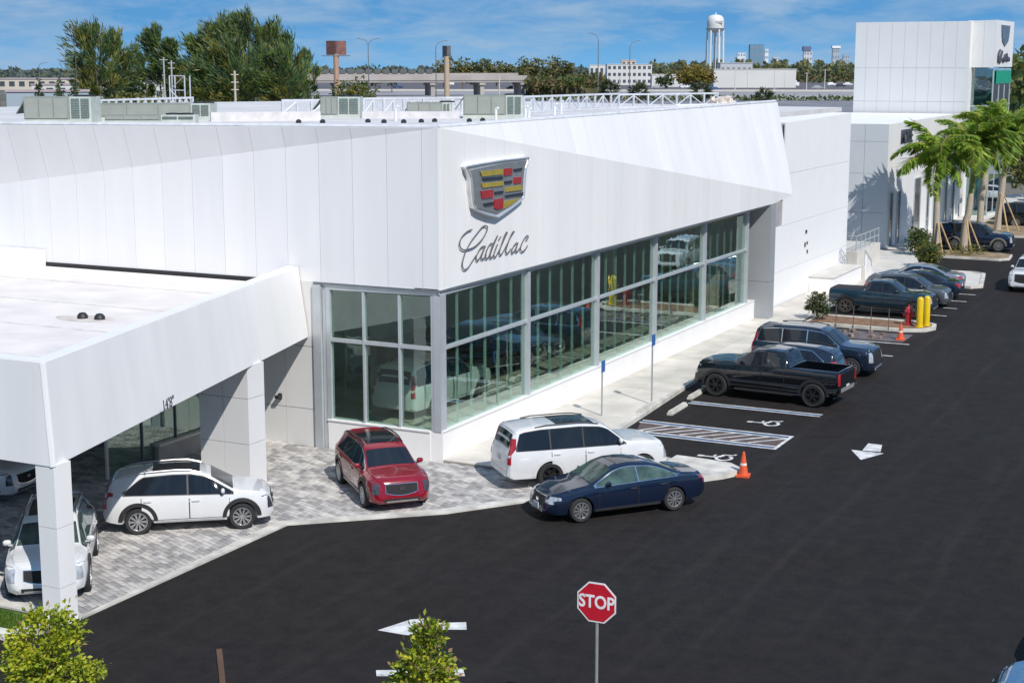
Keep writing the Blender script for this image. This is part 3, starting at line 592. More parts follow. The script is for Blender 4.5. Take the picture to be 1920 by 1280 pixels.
# glass lobby wall under the canopy: low concrete upstand, greenish panes, pale rails
lob = thing('lobby_glass_wall', 'green glass lobby wall on a low concrete upstand under the canopy', 'glass wall', (-8, -3, 0))
part('upstand', MB().bx(-.15, .15, -1.35, 3.0, 0, .62), M('upstand_concrete', (.36, .335, .31), .85, 0, .15, 1.5), lob)
part('rail', MB().bx(-.18, .2, -1.35, 3.0, .62, .70), M('rail_pale', (.62, .57, .52), .6), lob)
GL2 = glass_mat('lobby_glass', (.70, .82, .76), .16, (.8, .92, .88))
for k in range(4):
    y0 = -3.6 + k * 1.65; z0 = .7 if y0 > -1.4 else .05
    part('glass_pane', MB().slab3([(0, y0 + .01, z0), (0, y0 + 1.63, z0), (0, y0 + 1.63, 3.2), (0, y0 + .01, 3.2)], (1, 0, 0), .01), GL2, lob)
    part('mullion', MB().bx(-.05, .05, y0 - .02, y0 + .02, z0, 3.2), alu_dark, lob)
part('head_rail', MB().bx(-.12, .12, -3.65, 3.0, 3.2, 3.34), M('rail_pale', (.5, .5, .5)), lob)
part('corner_rail', MB().tube([(.05, -3.65, .1), (.05, -3.65, 3.3)], .06, 6), M('rail_pale', (.5, .5, .5)), lob)
part('back_wall', MB().bx(-7, -.2, 2.75, 2.95, 0, 3.6), M('lobby_wall', (.30, .36, .32), .7, 0, .4, .6), lob)

# ------------------------------------------------------------------ roof plant
hv = M('hvac_green_grey', (.25, .275, .24), .6, .1, .08, 2); hv2 = M('hvac_panel', (.29, .31, .275), .55, .1, .06, 2); coil = M('hvac_coil', (.13, .18, .17), .6, .2, .25, 12); hvt = M('hvac_trim', (.50, .54, .49), .5, .1)
def hvac(px0, px1, pyb, pyt, label, depth_m=1.6, coil_right=True, split=.68, hood=True):
    a, b = gp(px0, pyb, 10.2), gp(px1, pyb, 10.2); z = ((a - CAM).dot(FW)); h = (pyb - pyt) / FPX * z * 1.01
    w = (b - a).length; u = (b - a).normalized(); r = atan2(u.y, u.x)
    t = thing('rooftop_unit', label, 'air conditioner', (a.x, a.y, 10.2), r, 'air conditioning units on the showroom roof')
    part('curb', MB().bx(0, w, -.02, depth_m, 0, .14), hvt, t)
    s = w * split
    cab = part('cabinet', MB().bx(.02, s, 0, depth_m, .14, h), hv, t)
    for i in range(3):
        part('access_panel', MB().bx(.06 + (s - .1) * i / 3, .06 + (s - .1) * (i + 1) / 3 - .04, -.03, -.003, .2, h - .06), hv2, cab)
    cs = part('coil_section', MB().bx(s + .005, w, .02, depth_m, .14, h), hvt, t)
    for i in range(2):
        x0 = s + .08 + (w - s - .1) * i / 2; x1 = x0 + (w - s - .1) / 2 - .07
        part('coil', MB().bx(x0, x1, -.02, .015, .22, h - .07), coil, cs)
        for j in range(7): part('louvre', MB().bx(x0, x1, -.035, -.022, .25 + (h - .4) * j / 7, .27 + (h - .4) * j / 7), hv, cs)
    if hood:
        part('intake_hood', MB().slab3([(-.002, .2, h - .1), (-.002, 1.3, h - .1), (-.4, 1.3, .4), (-.4, .2, .4)], (-1, 0, .6), .04), hv, t)
    fan = MB()
    for fxx in (.3, .7): fan.lathe([(.3, 0), (.3, .06), (.1, .08), (0, .08)], 12, c=(s + (w - s) * fxx, depth_m / 2, h))
    part('fan_guard', fan, black_plastic, t); return t
hvac(45, 172, 231, 183, 'large rooftop air conditioner at the left end of the roof, wide coils on its right')
hvac(178, 395, 226, 195, 'long low rooftop air conditioner behind the smaller one, second from the left', 1.6, split=.83)
hvac(196, 366, 233, 216, 'small low rooftop air conditioner in front of the long one', .8, split=.62, hood=False)
hvac(600, 675, 222, 183, 'upright rooftop air conditioner beside the short white truss, near the roof centre', split=.45)
hvac(762, 846, 216, 193, 'low rooftop air conditioner behind the white truss, between two taller units', split=.8, hood=False)
hvac(868, 980, 222, 180, 'large rooftop air conditioner right of the roof centre, near the tip of the sloped parapet', split=.72)

tr_m = M('truss_white', (.62, .64, .68), .45, .2)
def truss(pa, pb, h, bay, label):
    a, b = Vector(pa), Vector(pb); Ln = (b - a).length; r = atan2((b - a).y, (b - a).x)
    t = thing('screen_truss', label, 'truss', a, r, 'white lattice trusses on the showroom roof')
    for z in (.06, h): part('chord', MB().bx(-.04, Ln + .04, -.05, .05, z - .05, z + .05), tr_m, t)
    n = max(1, round(Ln / bay)); bw = Ln / n
    pm = MB().bx(-.045, .045, -.045, .045, .11, h - .05).mesh('post', tr_m); dm = []
    for s in (0, 1):
        dm.append(MB().tube([(0, 0, .1 if not s else h - .06), (bw, 0, h - .06 if not s else .1)], .035, 5).mesh('brace', tr_m))
    for i in range(n + 1): part('post', pm, None, t, loc=(i * bw, 0, 0))
    for i in range(n): part('brace', dm[i % 2], None, t, loc=(i * bw, 0, 0))
    return t
truss(gp(530, 216, 10.2), gp(664, 214, 10.2), .72, .85, 'short white lattice truss left of the upright roof unit')
truss(gp(682, 217, 10.2), gp(866, 214, 10.2), .82, .55, 'white lattice truss running behind the low roof unit')
truss(gp(982, 213, 10.2), gp(1160, 204, 10.2), .85, 1.0, 'long white lattice truss right of the large roof unit, nearer half')
truss(gp(1160, 204, 10.2), gp(1345, 200, 10.2), .8, 1.1, 'long white lattice truss near the sloped parapet tip, farther half')
truss(gp(176, 218, 10.2), gp(362, 210, 10.2), .75, .6, 'white lattice truss at the left behind the long roof unit')
sm2 = MB()
for k in range(26):
    a = random.uniform(0, 2 * pi); rr = random.uniform(.15, .8); sm2.box((rr * cos(a), rr * sin(a) * .5, random.uniform(.1, .55)), (random.uniform(.15, .4),) * 3, a)
solo('debris_pile', sm2, M('debris', (.7, .62, .55), .9, 0, .3, 3), 'heap of pale scrap at the right end of the roof truss', 'debris', gp(1355, 201, 10.2))

# ------------------------------------------------------------------ second building, tower, stairs
b2 = thing('far_showroom_wing', 'low white showroom wing with dark doors and painted shadows behind the palms', 'building', (-1.25, 65.1, 0))
o2 = Vector((-1.25, 65.1, 0))
gp_m = [M('wing_panel_grey', (.60, .63, .645), .5, 0, .02, .5)]
for z0, z1 in ((-.1, 2.6), (2.615, 5.3), (5.315, 7.5), (7.515, 8.7)):
    panels(b2, [Vector((-6, 0, z0)), Vector((0, 0, z0)), Vector((0, 0, z1)), Vector((-6, 0, z1))], (0, -1, 0), lambda p: -p.x, 0, 6, 1.65, t=.06, gap=.02, mats=gp_m)
for z0, z1 in ((-.1, 4.9), (4.915, 8.85)):
    panels(b2, [Vector((0, 0, z0)), Vector((0, 26, z0)), Vector((0, 26, z1)), Vector((0, 0, z1 - (.15 if z1 > 6 else 0)))], (1, 0, 0), lambda p: p.y, 0, 26, 2.2, t=.06, gap=.02)
part('wall_core', MB().bx(-9, -.07, .07, 26, -.1, 8.6), joint_grey, b2)
part('roof', MB().bx(-12, -.07, .07, 26.5, 8.6, 8.72), M('roof_white', (.80, .79, .79), .8, 0, .04, .5), b2)
dk = M('opening_dark', (.07, .085, .10), .15, 0, .4, .7, coat=.6)
for y0, y1, z1 in ((.9, 1.7, 3.9), (3.3, 4.0, 3.9), (8.6, 10.6, 4.4), (13.0, 13.8, 4.0), (15.5, 16.2, 3.6), (19.8, 20.6, 4.9), (22.8, 23.6, 4.9)):  # two nearest panels are palm shadows painted dark, the rest door openings
    w = part('door_shadow_panel', MB().bx(.0, .05, y0, y1, .15, z1), dk, b2)
    part('frame', MB().bx(.0, .09, y0 - .1, y0, .1, z1).bx(.0, .09, y1, y1 + .1, .1, z1).bx(.0, .09, y0, y1, z1, z1 + .1), alu, w)
part('step', MB().bx(.0, 1.6, .3, 3.0, 0, .2), concrete, b2)
part('wall_light', MB().box((-1.52, -.12, 2.75), (.18, .2, .18)), M('lamp_white', (.8, .8, .8)), b2)
put_text("MORSE", 1.4, M('dark_letters', (.05, .055, .075), .5), b2, (.06, 3.5, 7.65), (0, 1, 0), (0, 0, 1), sx=.8, extrude=.05, offset=.02, align='LEFT')
tw = thing('sign_tower', 'tall white sign tower with a dark crest on its right face', 'tower', (-1.15, 92, 0))
tw_m = [M('tower_panel', (.67, .68, .675), .5, 0, .02, .5)]
for z0, z1 in ((8.6, 9.7), (9.72, 12.5), (12.52, 16.35)):
    panels(tw, [Vector((-9.6, 0, z0)), Vector((0, 0, z0)), Vector((0, 0, z1)), Vector((-9.6, 0, z1))], (0, -1, 0), lambda p: -p.x, 0, 9.6, 1.08, t=.035, gap=.014, mats=tw_m)
part('edge_fin', MB().bx(-.2, .02, .09, 2.0, 0, 16.4), white_panel, tw)
part('core', MB().bx(-9.6, -.22, .042, 11, 8.0, 16.3), joint_grey, tw)
panels(tw, [Vector((.03, 1.2, 12.55)), Vector((1.87, 1.2, 12.55)), Vector((1.87, 1.2, 16.45)), Vector((.03, 1.2, 16.4))], (0, -1, 0), lambda p: p.x, 0, 2, .92, t=.06, gap=.015, mats=[M('tower_panel_b', (.70, .71, .705), .5, 0, .02, .5)])
panels(tw, [Vector((1.88, 1.2, 12.6)), Vector((1.88, 10.1, 12.6)), Vector((1.88, 10.1, 16.5)), Vector((1.88, 1.2, 16.45))], (1, 0, 0), lambda p: p.y, 1.2, 10.1, 2.2, t=.06, gap=.015)
part('core', MB().bx(-.15, 1.81, 1.27, 10.0, 12.55, 16.35), joint_grey, tw)
sh = [(3.5, 16.1), (7.6, 16.1), (7.3, 15.2), (6.9, 14.75), (5.5, 14.35), (4.2, 14.75), (3.8, 15.2)]
part('crest', MB().slab3([(1.97, y, z) for y, z in sh], (1, 0, 0), .1), M('crest_dark', (.16, .17, .20), .3, .5, .5, 3), tw)
part('script_sign', MB().tube(smooth_path([(1.95, 3.2, 14.0), (1.95, 2.4, 13.6), (1.95, 2.6, 13.0), (1.95, 4.2, 13.9), (1.95, 3.2, 12.95), (1.95, 4.6, 13.3), (1.95, 5.0, 13.0), (1.95, 5.6, 13.6), (1.95, 5.8, 13.1), (1.95, 6.6, 13.7), (1.95, 6.8, 13.1), (1.95, 7.6, 13.4), (1.95, 7.9, 13.1)]), .1, 5), M('dark_letters', (.05, .055, .075)), tw)
tg = glass_mat('tower_glass', (.62, .80, .76), .22)
for k in range(3):
    for z0, z1 in ((.1, 4.9), (5.0, 9.3), (9.4, 12.5)):
        if k == 0: part('glass_pane', MB().slab3([(.05, 1.5, z0), (1.75, 1.5, z0), (1.75, 1.5, z1), (.05, 1.5, z1)], (0, -1, 0), .02), tg, tw)
        part('glass_pane', MB().slab3([(1.8, 1.6 + 2.8 * k, z0), (1.8, 4.3 + 2.8 * k, z0), (1.8, 4.3 + 2.8 * k, z1), (1.8, 1.6 + 2.8 * k, z1)], (1, 0, 0), .02), tg, tw)
for k in range(4): part('mullion', MB().bx(1.72, 1.84, 1.5 + 2.8 * k, 1.6 + 2.8 * k, 0, 12.5), alu, tw)
part('transom', MB().bx(.0, 1.86, 1.42, 1.48, 9.3, 9.4).bx(1.83, 1.88, 1.6, 10, 9.3, 9.4), alu, tw)
part('banner', MB().bx(1.86, 1.90, 2.4, 9.8, 11.2, 12.3), M('green_banner', (.0, .30, .17), .5), tw)
part('back_wall', MB().bx(-2, 1.5, 9.8, 10, 0, 12.4), M('tower_inner', (.42, .56, .53), .8, 0, .4, .5), tw)

# concrete landing, stairs, railing against the white wall
ld = thing('entry_steps', 'white landing with steps and metal railings against the white side wall', 'steps', (0, 46, 0))
part('landing', MB().bx(-.1, 1.3, -3.6, 2.6, 0, .95), stucco, ld)
part('landing_slab', MB().bx(-.1, 1.35, -3.65, 2.65, .953, 1.0), concrete, ld)
for k in range(5): part('step', MB().bx(-.1, 1.5, 2.66 + .32 * k, 2.66 + .32 * (k + 1) - .004, 0, .85 - .17 * k), concrete, ld)
part('side_wing', MB().slab3([(1.56, 2.7, 0), (1.56, 5.2, 0), (1.56, 2.7, 1.6)], (1, 0, 0), .12), white_panel, ld)
def rail(y0, y1, x, z0, z1):
    m_ = MB()
    for zz in (.95, .5): m_.tube([(x, y0, z0 + zz), (x, y1, z1 + zz)], .03, 6)
    part('rail', m_, alu, ld, kind='stuff')
    n = max(2, int(abs(y1 - y0) / .9))
    for i in range(n + 1): part('post', MB().tube([(x, y0 + (y1 - y0) * i / n, z0 + (z1 - z0) * i / n), (x, y0 + (y1 - y0) * i / n, z0 + (z1 - z0) * i / n + .95)], .03, 6), alu, ld)
rail(2.7, 4.4, 1.45, .95, .1); rail(2.7, 4.4, .0, .95, .1)
pt = thing('railed_platform', 'grey platform with metal railing between the white walls', 'platform', (-2.2, 53, 0))
part('deck', MB().bx(-1.6, 2.1, 0, 6, 0, 1.25), concrete, pt)
for zz in (2.2, 1.75): part('rail', MB().tube([(2.0, .1, zz), (2.0, 5.9, zz)], .035, 6), alu, pt)
for k in range(6): part('post', MB().tube([(2.0, .1 + k * 1.15, 1.25), (2.0, .1 + k * 1.15, 2.2)], .03, 6), alu, pt)
part('end_rail', MB().tube([(-1.5, .1, 2.2), (2.0, .1, 2.2)], .035, 6), alu, pt)
for k in range(4): part('post', MB().tube([(-1.5 + k * .85, .1, 1.25), (-1.5 + k * .85, .1, 2.2)], .03, 6), alu, pt)
struct('side_walk_far', MB().prism([(-4, 50.5), (2.5, 50.5), (2.6, 62), (0, 65), (-4, 65)], 0, .12), concrete)
struct('front_walk', MB().prism([(-1.3, 64.4), (1.2, 64.4), (1.2, 118), (-1.3, 118)], 0, .12), concrete)

# ------------------------------------------------------------------ vegetation builders
def rv(s=1.0): return Vector((random.gauss(0, s), random.gauss(0, s), random.gauss(0, s)))
def leaf(mb, p, d, n, l, w, mi, fold=.15):
    d = d.normalized(); s = d.cross(n)
    s = s.normalized() if s.length > 1e-6 else Vector((1, 0, 0)); up = s.cross(d)
    mb.add([p, p + d * l * .5 + s * w * .5 + up * fold * w, p + d * l, p + d * l * .5 - s * w * .5 + up * fold * w], [(0, 1, 2, 3)], mi)
def tree(name, label, base, h, r, mats, nclump=40, nleaf=16, leafl=.5, group=None, cz=.62, flat=.8, trunk_r=None, trunk_m=None, shape='round', cat='tree', seed=None):
    if seed is not None: random.seed(seed)
    t = thing(name, label, cat, base, 0, group); tr = trunk_r or h * .025
    top = h * cz
    tm = MB(); tm.tube([(0, 0, -.1), (random.uniform(-.03, .03) * h, random.uniform(-.03, .03) * h, top * .5), (0, 0, top)], [tr, tr * .8, tr * .4], 7)
    for i in range(6):
        a = random.uniform(0, 2 * pi); e_ = Vector((cos(a) * r * .6, sin(a) * r * .6, top + random.uniform(-.1, .25) * h))
        tm.tube([(0, 0, top * random.uniform(.5, .9)), e_ * .5 + Vector((0, 0, top * .4)), e_], [tr * .5, tr * .3, tr * .1], 5)
    part('trunk', tm, trunk_m or bark, t)
    cm = MB(); H2 = (h - top * .55) / 2; zc = h - H2
    for c in range(nclump):
        d = rv().normalized(); k = random.random() ** .4
        if shape == 'cone':
            z = random.random() ** 1.5; zz = zc - H2 + z * 2 * H2; rad = r * (1 - z) ** .75 * random.uniform(.5, 1.0) + .03; a = random.uniform(0, 2 * pi); cp = Vector((cos(a) * rad, sin(a) * rad, zz))
        else:
            cp = Vector((d.x * r * k, d.y * r * k, zc + d.z * H2 * k * (1 if d.z > 0 else flat)))
        cr = (r * .30 if shape != 'cone' else r * .22) * random.uniform(.7, 1.3); mi = random.choices(range(len(mats)), weights=[3, 2, 2, 1][:len(mats)])[0]
        for i in range(nleaf):
            q = rv().normalized(); p = cp + Vector((q.x, q.y, q.z * .75)) * cr * random.random() ** .5
            leaf(cm, p, (q + Vector((0, 0, -.1)) + rv(.5)), rv(), leafl * random.uniform(.6, 1.3), leafl * .55, mi if random.random() < .75 else random.randrange(len(mats)))
    part('crown', cm, mats, t); return t
lg1 = leaf_mat('leaf_olive', (.12, .14, .035)); lg2 = leaf_mat('leaf_green', (.075, .125, .03)); lg3 = leaf_mat('leaf_yellow', (.21, .19, .03)); lg4 = leaf_mat('leaf_dark', (.04, .07, .028))

# casuarinas: wind-combed plumes of needles, tips leaning one way
cas_m = [leaf_mat('needle_a', (.17, .25, .06), .3, transl=.5), leaf_mat('needle_b', (.11, .19, .07), .3, transl=.5), leaf_mat('needle_c', (.26, .25, .06), .3, transl=.5), leaf_mat('needle_d', (.06, .11, .06), .3, transl=.5)]
def casuarina(px, depth, topy, w_px, label, n=70, low=.10, lean=-.45, brown=0.0):
    h = (CAMH - (topy - HZN) / FPX * depth) * .90; w = w_px * .93 * mpp(depth); base = spot(px, depth)
    t = thing('casuarina_tree', label, 'tree', base, 0, 'feathery pines behind the roof')
    wind = RT * lean; tm = MB(); tm.tube([(0, 0, -.2), wind * .05 * h + Vector((0, 0, h * .5)), wind * .12 * h + Vector((0, 0, h * .93))], [h * .014, h * .009, h * .002], 6)
    cm = MB()
    for i in range(n):
        z = low + (1 - low) * (i + random.random()) / n * .92
        sp = (1 - ((z - .5) / .56) ** 2) if z > .5 else (.65 + .35 * z / .5)
        L0 = w * .56 * max(.3, sp) * random.uniform(.55, 1.15); a = random.uniform(0, 2 * pi)
        dirn = (Vector((cos(a), sin(a), random.uniform(.1, .9))) + wind * .9).normalized()
        if z > .62: dirn = (dirn + Vector((0, 0, 1.1)) + wind * 1.3).normalized()
        p0 = wind * .12 * h * z + Vector((0, 0, h * z)); p1 = p0 + dirn * L0 + Vector((0, 0, L0 * .25))
        if i % 3 == 0: tm.tube([p0, p1], [h * .004, h * .001], 4)
        mi = random.choices((0, 1, 2, 3), (3, 3, 1.5 + 6 * brown * (z < .5), 2))[0]
        for k in range(60):
            s_ = random.random() ** .7; p = p0.lerp(p1, .2 + .8 * s_) + rv(L0 * .075 + .10)
            dd = (dirn * 1.0 + rv(.38) + Vector((0, 0, .35)) + wind * .5)
            leaf(cm, p, dd, rv(), random.uniform(1.2, 2.8), random.uniform(.2, .42), mi if random.random() < .7 else random.randrange(4), 0)
    part('trunk', tm, M('casuarina_bark', (.13, .115, .10), .9, 0, .3, 2), t); part('crown', cm, cas_m, t)
random.seed(11)
casuarina(188, 425, 58, 120, 'leftmost tall feathery pine with rusty patches, leaning left', 85, brown=.6)
casuarina(228, 440, 66, 95, 'second feathery pine from the left, touching the leftmost one', 70, brown=.3)
casuarina(255, 470, 100, 50, 'short thin feathery pine in the gap between the two tall groups', 30)
casuarina(278, 460, 95, 40, 'small sparse feathery pine in the gap, right of the shortest one', 26)
casuarina(305, 430, 50, 75, 'slim feathery pine with bare pale trunks left of the big clump', 55, low=.3)
casuarina(338, 425, 72, 70, 'feathery pine between the slim one and the big clump', 60)
casuarina(390, 430, 74, 100, 'feathery pine on the left flank of the big clump', 80)
casuarina(432, 425, 46, 115, 'feathery pine left of the highest crown in the big clump', 95)
casuarina(478, 420, 36, 125, 'highest feathery pine, at the middle of the big clump', 105)
casuarina(520, 425, 58, 115, 'feathery pine right of the highest crown in the big clump', 90)
casuarina(556, 430, 66, 85, 'thinner feathery pine near the right end of the big clump', 65)
casuarina(585, 440, 88, 45, 'lone wispy feathery pine at the right end of the big clump', 30)
casuarina(450, 400, 105, 150, 'lower bushy feathery pine in front of the big clump', 80, low=.02)
casuarina(540, 400, 112, 120, 'low yellowish feathery pine in front of the clump, on its right', 70, low=.02)
casuarina(395, 400, 125, 90, 'low dark feathery pine in front of the clump, on its left', 50, low=.02)
random.seed(5)
for px, py, r_, lab in ((240, 176, 38, 'low green bush under the gap between the pine groups'), (290, 182, 40, 'low yellow green bush left of the white lattice mast'), (345, 180, 30, 'low bush right beside the white lattice mast'), (205, 186, 25, 'low bright bush right behind the large left roof unit')):
    d_ = 385; h = CAMH - (py - HZN) / FPX * d_
    tree('bush', lab, spot(px, d_), h, r_ * mpp(d_), [lg1, lg2, lg3], 40, 14, 1.0, 'bushes below the pines', cz=.3, cat='bush')
tree('round_tree', 'round yellow green tree beside the rust coloured billboard post', spot(662, 390), CAMH - (150 - HZN) / FPX * 390, 39 * mpp(390), [lg1, lg3, lg2], 70, 16, 1.0, cz=.4)

# ------------------------------------------------------------------ distance
def bar(name, px0, px1, d0, d1, z0, z1, mat, label, cat, group=None, windows=None, wm=None, roof=None):
    a, b = spot(px0, d0), spot(px1, d1); Ln = (b - a).length; r = atan2((b - a).y, (b - a).x)
    t = thing(name, label, cat, a, r, group)
    dep = max(8, min(Ln * .6, 60))
    wl = part('wall', MB().bx(0, Ln, 0, dep, z0, z1), mat, t)
    part('roof', MB().bx(-.3, Ln + .3, -.3, dep + .3, z1 + .002, z1 + .5), roof or mat, t)
    if windows:
        nx, nz_ = windows; wmesh = MB().bx(0, Ln / nx * .55, -.15, -.003, 0, (z1 - z0) / nz_ * .45).mesh('window', wm or dk)
        for i in range(nx):
            for j in range(nz_): part('window', wmesh, None, t, loc=(Ln / nx * (i + .22), 0, z0 + (z1 - z0) / nz_ * (j + .35)))
    return t
cream = M('cream_wall', (.62, .56, .46), .8, 0, .06, .05); cool = M('cool_wall', (.30, .37, .43), .7, 0, .06, .05); pinkr = M('pink_roof', (.42, .34, .36), .9, 0, .1, .03); offw = M('off_white_wall', (.60, .60, .58), .8, 0, .05, .05)
t = bar('warehouse', 14, 168, 400, 405, 0, 6.4, cool, 'long blue grey warehouse wall behind the left roof unit', 'warehouse', roof=pinkr)
bar('warehouse', -60, 165, 900, 880, 0, 6.2, cream, 'long cream warehouse far behind the blue grey one', 'warehouse', windows=(12, 1), roof=pinkr)
bar('warehouse', 60, 175, 640, 640, 0, 5.6, offw, 'pale warehouse with dark doors between the cream one and the blue grey one', 'warehouse', windows=(5, 1), roof=pinkr)
bar('warehouse', 250, 330, 600, 600, 0, 9.5, offw, 'white building glimpsed through the gap between the pine groups', 'building', windows=(4, 2))
solo('brown_post', MB().bx(-.5, .5, -.5, .5, 0, 8), M('brown_block', (.20, .10, .06), .8), 'brown block at the extreme left edge behind the roof', 'post', spot(-3, 250))
for k, (px, h) in enumerate(((76, 150), (112, 147), (140, 152))):
    tree('slim_tree', ['thin dark tree in front of the blue grey warehouse, the left one', 'thin dark tree in front of the blue grey warehouse, the middle one', 'thin dark tree in front of the blue grey warehouse, by its right end'][k], spot(px, 385), CAMH - (h - HZN) / FPX * 385, 1.4, [lg4, lg2], 24, 10, .8, 'thin trees by the warehouse', shape='cone')
# lattice mast and utility poles
ma = thing('lattice_mast', 'white lattice mast behind the long roof unit', 'mast', spot(345, 150)); ma_h = CAMH - (142 - HZN) / FPX * 150
for i in range(2):
    for j in range(2): part('leg', MB().tube([(-.9 + 1.8 * i, -.4 + .8 * j, 0), (-.9 + 1.8 * i, -.4 + .8 * j, ma_h)], .07, 6), tr_m, ma)
for k in range(6):
    z = 5 + k * (ma_h - 5) / 5; part('rung', MB().bx(-.9, .9, -.42, -.38, z - .05, z + .05), tr_m, ma)
    if k < 5: part('brace', MB().tube([(-.9 + (k % 2) * 1.8, -.4, z), (.9 - (k % 2) * 1.8, -.4, z + (ma_h - 5) / 5)], .04, 4), tr_m, ma)
def pole(px, depth, topy, label, col=(.45, .42, .38), r=.16, arms=2, arm=1.0):
    h = CAMH - (topy - HZN) / FPX * depth; t = thing('utility_pole', label, 'pole', spot(px, depth))
    part('shaft', MB().tube([(0, 0, 0), (0, 0, h)], [r, r * .7], 8), M('pole_%d' % int(col[0] * 100), col, .8), t)
    for k in range(arms): part('crossarm', MB().box((0, 0, h - .5 - k * 1.0), (arm * 2, .12, .14), AZ), M('pole_%d' % int(col[0] * 100), col, .8), t)
pole(445, 210, 133, 'pale wooden utility pole in front of the big pine clump', (.50, .46, .38), .2, 3, .5)
pole(312, 300, 108, 'grey utility pole against the slim pine', (.40, .40, .40), .2, 1, .8)
pole(326, 310, 114, 'grey utility pole just left of the lattice mast', (.42, .42, .42), .2, 2, .7)
pole(147, 420, 98, 'thin dark pole left of the leftmost pine', (.10, .10, .10), .18, 0)
pole(936, 500, 140, 'pale pole in front of the overpass above the large roof unit', (.5, .5, .5), .3, 2, .6)
pole(1162, 900, 142, 'thin pole right of the first far palm', (.5, .5, .5), .35, 0)
pole(1194, 880, 148, 'thin pole behind the second far palm', (.5, .5, .5), .35, 0)
# billboards
def billboard(px, depth, x0, x1, yt, yb, label, col, pm, vee=True):
    t = thing('billboard', label, 'billboard', spot(px, depth)); m_ = mpp(depth); zt, zb = CAMH - (yt - HZN) * m_, CAMH - (yb - HZN) * m_; w = (x1 - x0) * m_
    part('post', MB().tube([(0, 0, 0), (0, 0, zb + .3)], 10 * m_ / 2, 10), pm, t)
    for s in (-1, 1):
        c = RT * (s * w / 4) + FH * (0 if s < 0 else 1.2); part('face', MB().box((c.x, c.y, (zt + zb) / 2), (w * .52, .5, zt - zb), AZ + s * .35), M('billboard_%d%d' % (px, s), col[0] if s < 0 else col[1], .7, 0, .25, .6), t)
    part('catwalk', MB().box((0, 0, zb - .25), (w * 1.45, 1.6, .25), AZ), alu_dark, t)
billboard(632, 480, 616, 652, 78, 104, 'rust coloured billboard on a single tan post right of the pine clump', ((.11, .055, .045), (.20, .09, .075)), M('tan_post', (.42, .26, .19), .8))
billboard(838, 620, 831, 846, 87, 108, 'narrow dark billboard on a tan post above the overpass', ((.03, .035, .045), (.10, .11, .13)), M('tan_post_b', (.45, .34, .24), .8))
# street lamps
def lamp(px, depth, topy, label, arm):
    h = CAMH - (topy - HZN) / FPX * depth; t = thing('street_lamp', label, 'street lamp', spot(px, depth), AZ, 'tall lamps along the highway')
    part('post', MB().tube([(0, 0, 0), (0, 0, h * .9)], [.22, .14], 6), alu_dark, t)
    for s in arm: part('arm', MB().tube(smooth_path([(0, 0, h * .9), (s * 1.0, 0, h * .97), (s * 3.2, 0, h)], 4), .11, 5), alu_dark, t); part('lamp_head', MB().box((s * 3.6, 0, h), (1.2, .4, .2)), alu_dark, t)
lamp(692, 560, 74, 'tall lamp left of the overpass middle, with two short arms', (-1, 1))
lamp(818, 560, 78, 'tall lamp left of the narrow dark billboard', (1,))
lamp(1121, 620, 64, 'tallest lamp, standing left of the far white buildings', (-1,))
lamp(1180, 620, 78, 'tall lamp over the far white buildings, arm to the right', (1,))
lamp(76, 700, 118, 'small far lamp above the cream warehouse', (1,))
# highway, lots and overpass
struct('highway', MB().sheet([tuple(spot(x, d).to_2d()) for x, d in ((560, 620), (1640, 610), (1640, 830), (560, 860))], .0), M('highway_pale', (.30, .285, .29), .9, 0, .12, .02))
struct('car_lot', MB().sheet([tuple(spot(x, d).to_2d()) for x, d in ((590, 862), (1640, 832), (1640, 1330), (590, 1330))], .0), M('lot_dark', (.115, .105, .115), .9, 0, .2, .02))
struct('back_lot', MB().sheet([tuple(spot(x, d).to_2d()) for x, d in ((560, 100), (1900, 100), (1700, 605), (560, 615))], -.03), M('back_lot', (.20, .20, .215), .9, 0, .2, .05))
ov = thing('overpass', 'long concrete highway overpass behind the roof', 'bridge', spot(585, 700), 0)
oa, ob = spot(560, 690), spot(988, 720); od = (ob - oa); oL = od.length; orz = atan2(od.y, od.x); ov.location = oa; ov.rotation_euler.z = orz
conc_d = M('overpass_concrete', (.36, .33, .31), .9, 0, .12, .1)
part('deck', MB().bx(0, oL, 0, 14, 6.0, 7.2), M('overpass_girder', (.30, .28, .27), .9, 0, .12, .1), ov); part('barrier', MB().bx(0, oL, -.3, 0, 7.0, 9.2), conc_d, ov); part('barrier', MB().bx(0, oL, 14, 14.3, 7.0, 10.2), conc_d, ov)
for k in range(4):
    x = oL * (.17, .58, .8, .985)[k]; part('pier', MB().bx(x - .9, x + .9, 1, 13, 0, 4.8).bx(x - 1.4, x + 1.4, .2, 13.8, 4.8, 5.99), conc_d, ov)
for k in range(16): part('railing_panel', MB().bx(oL * (k + .1) / 26, oL * (k + .8) / 26, 13.6, 13.8, 10.2, 12.0), M('rail_dark', (.10, .11, .12)), ov)
emb = MB(); q = [spot(985, 715), spot(1130, 760), spot(1640, 1200), spot(1640, 1500), spot(1130, 1400), spot(985, 760)]
ebm = MB()
for k in range(1500):
    px = random.uniform(985, 1135); p = spot(px, random.uniform(700, 745)); p.z = random.uniform(.5, 1) ** .5 * 7.0; leaf(ebm, p, rv(), rv(), 2.6, 1.8, random.randrange(3))
o = link('scrub', ebm.mesh('scrub', [lg1, leaf_mat('scrub_brown', (.16, .12, .05)), lg2])); tag(o, 'scrubby brown green bank where the overpass ends', 'scrub', kind='stuff')
emb.prism([tuple(p.to_2d()) for p in q[:2] + [spot(1130, 800), spot(985, 760)]], -.1, 6.5); struct('embankment', emb, M('embankment_grass', (.09, .085, .04), .95, 0, .35, .1, hue=.2))
hb = MB(); random.seed(3)
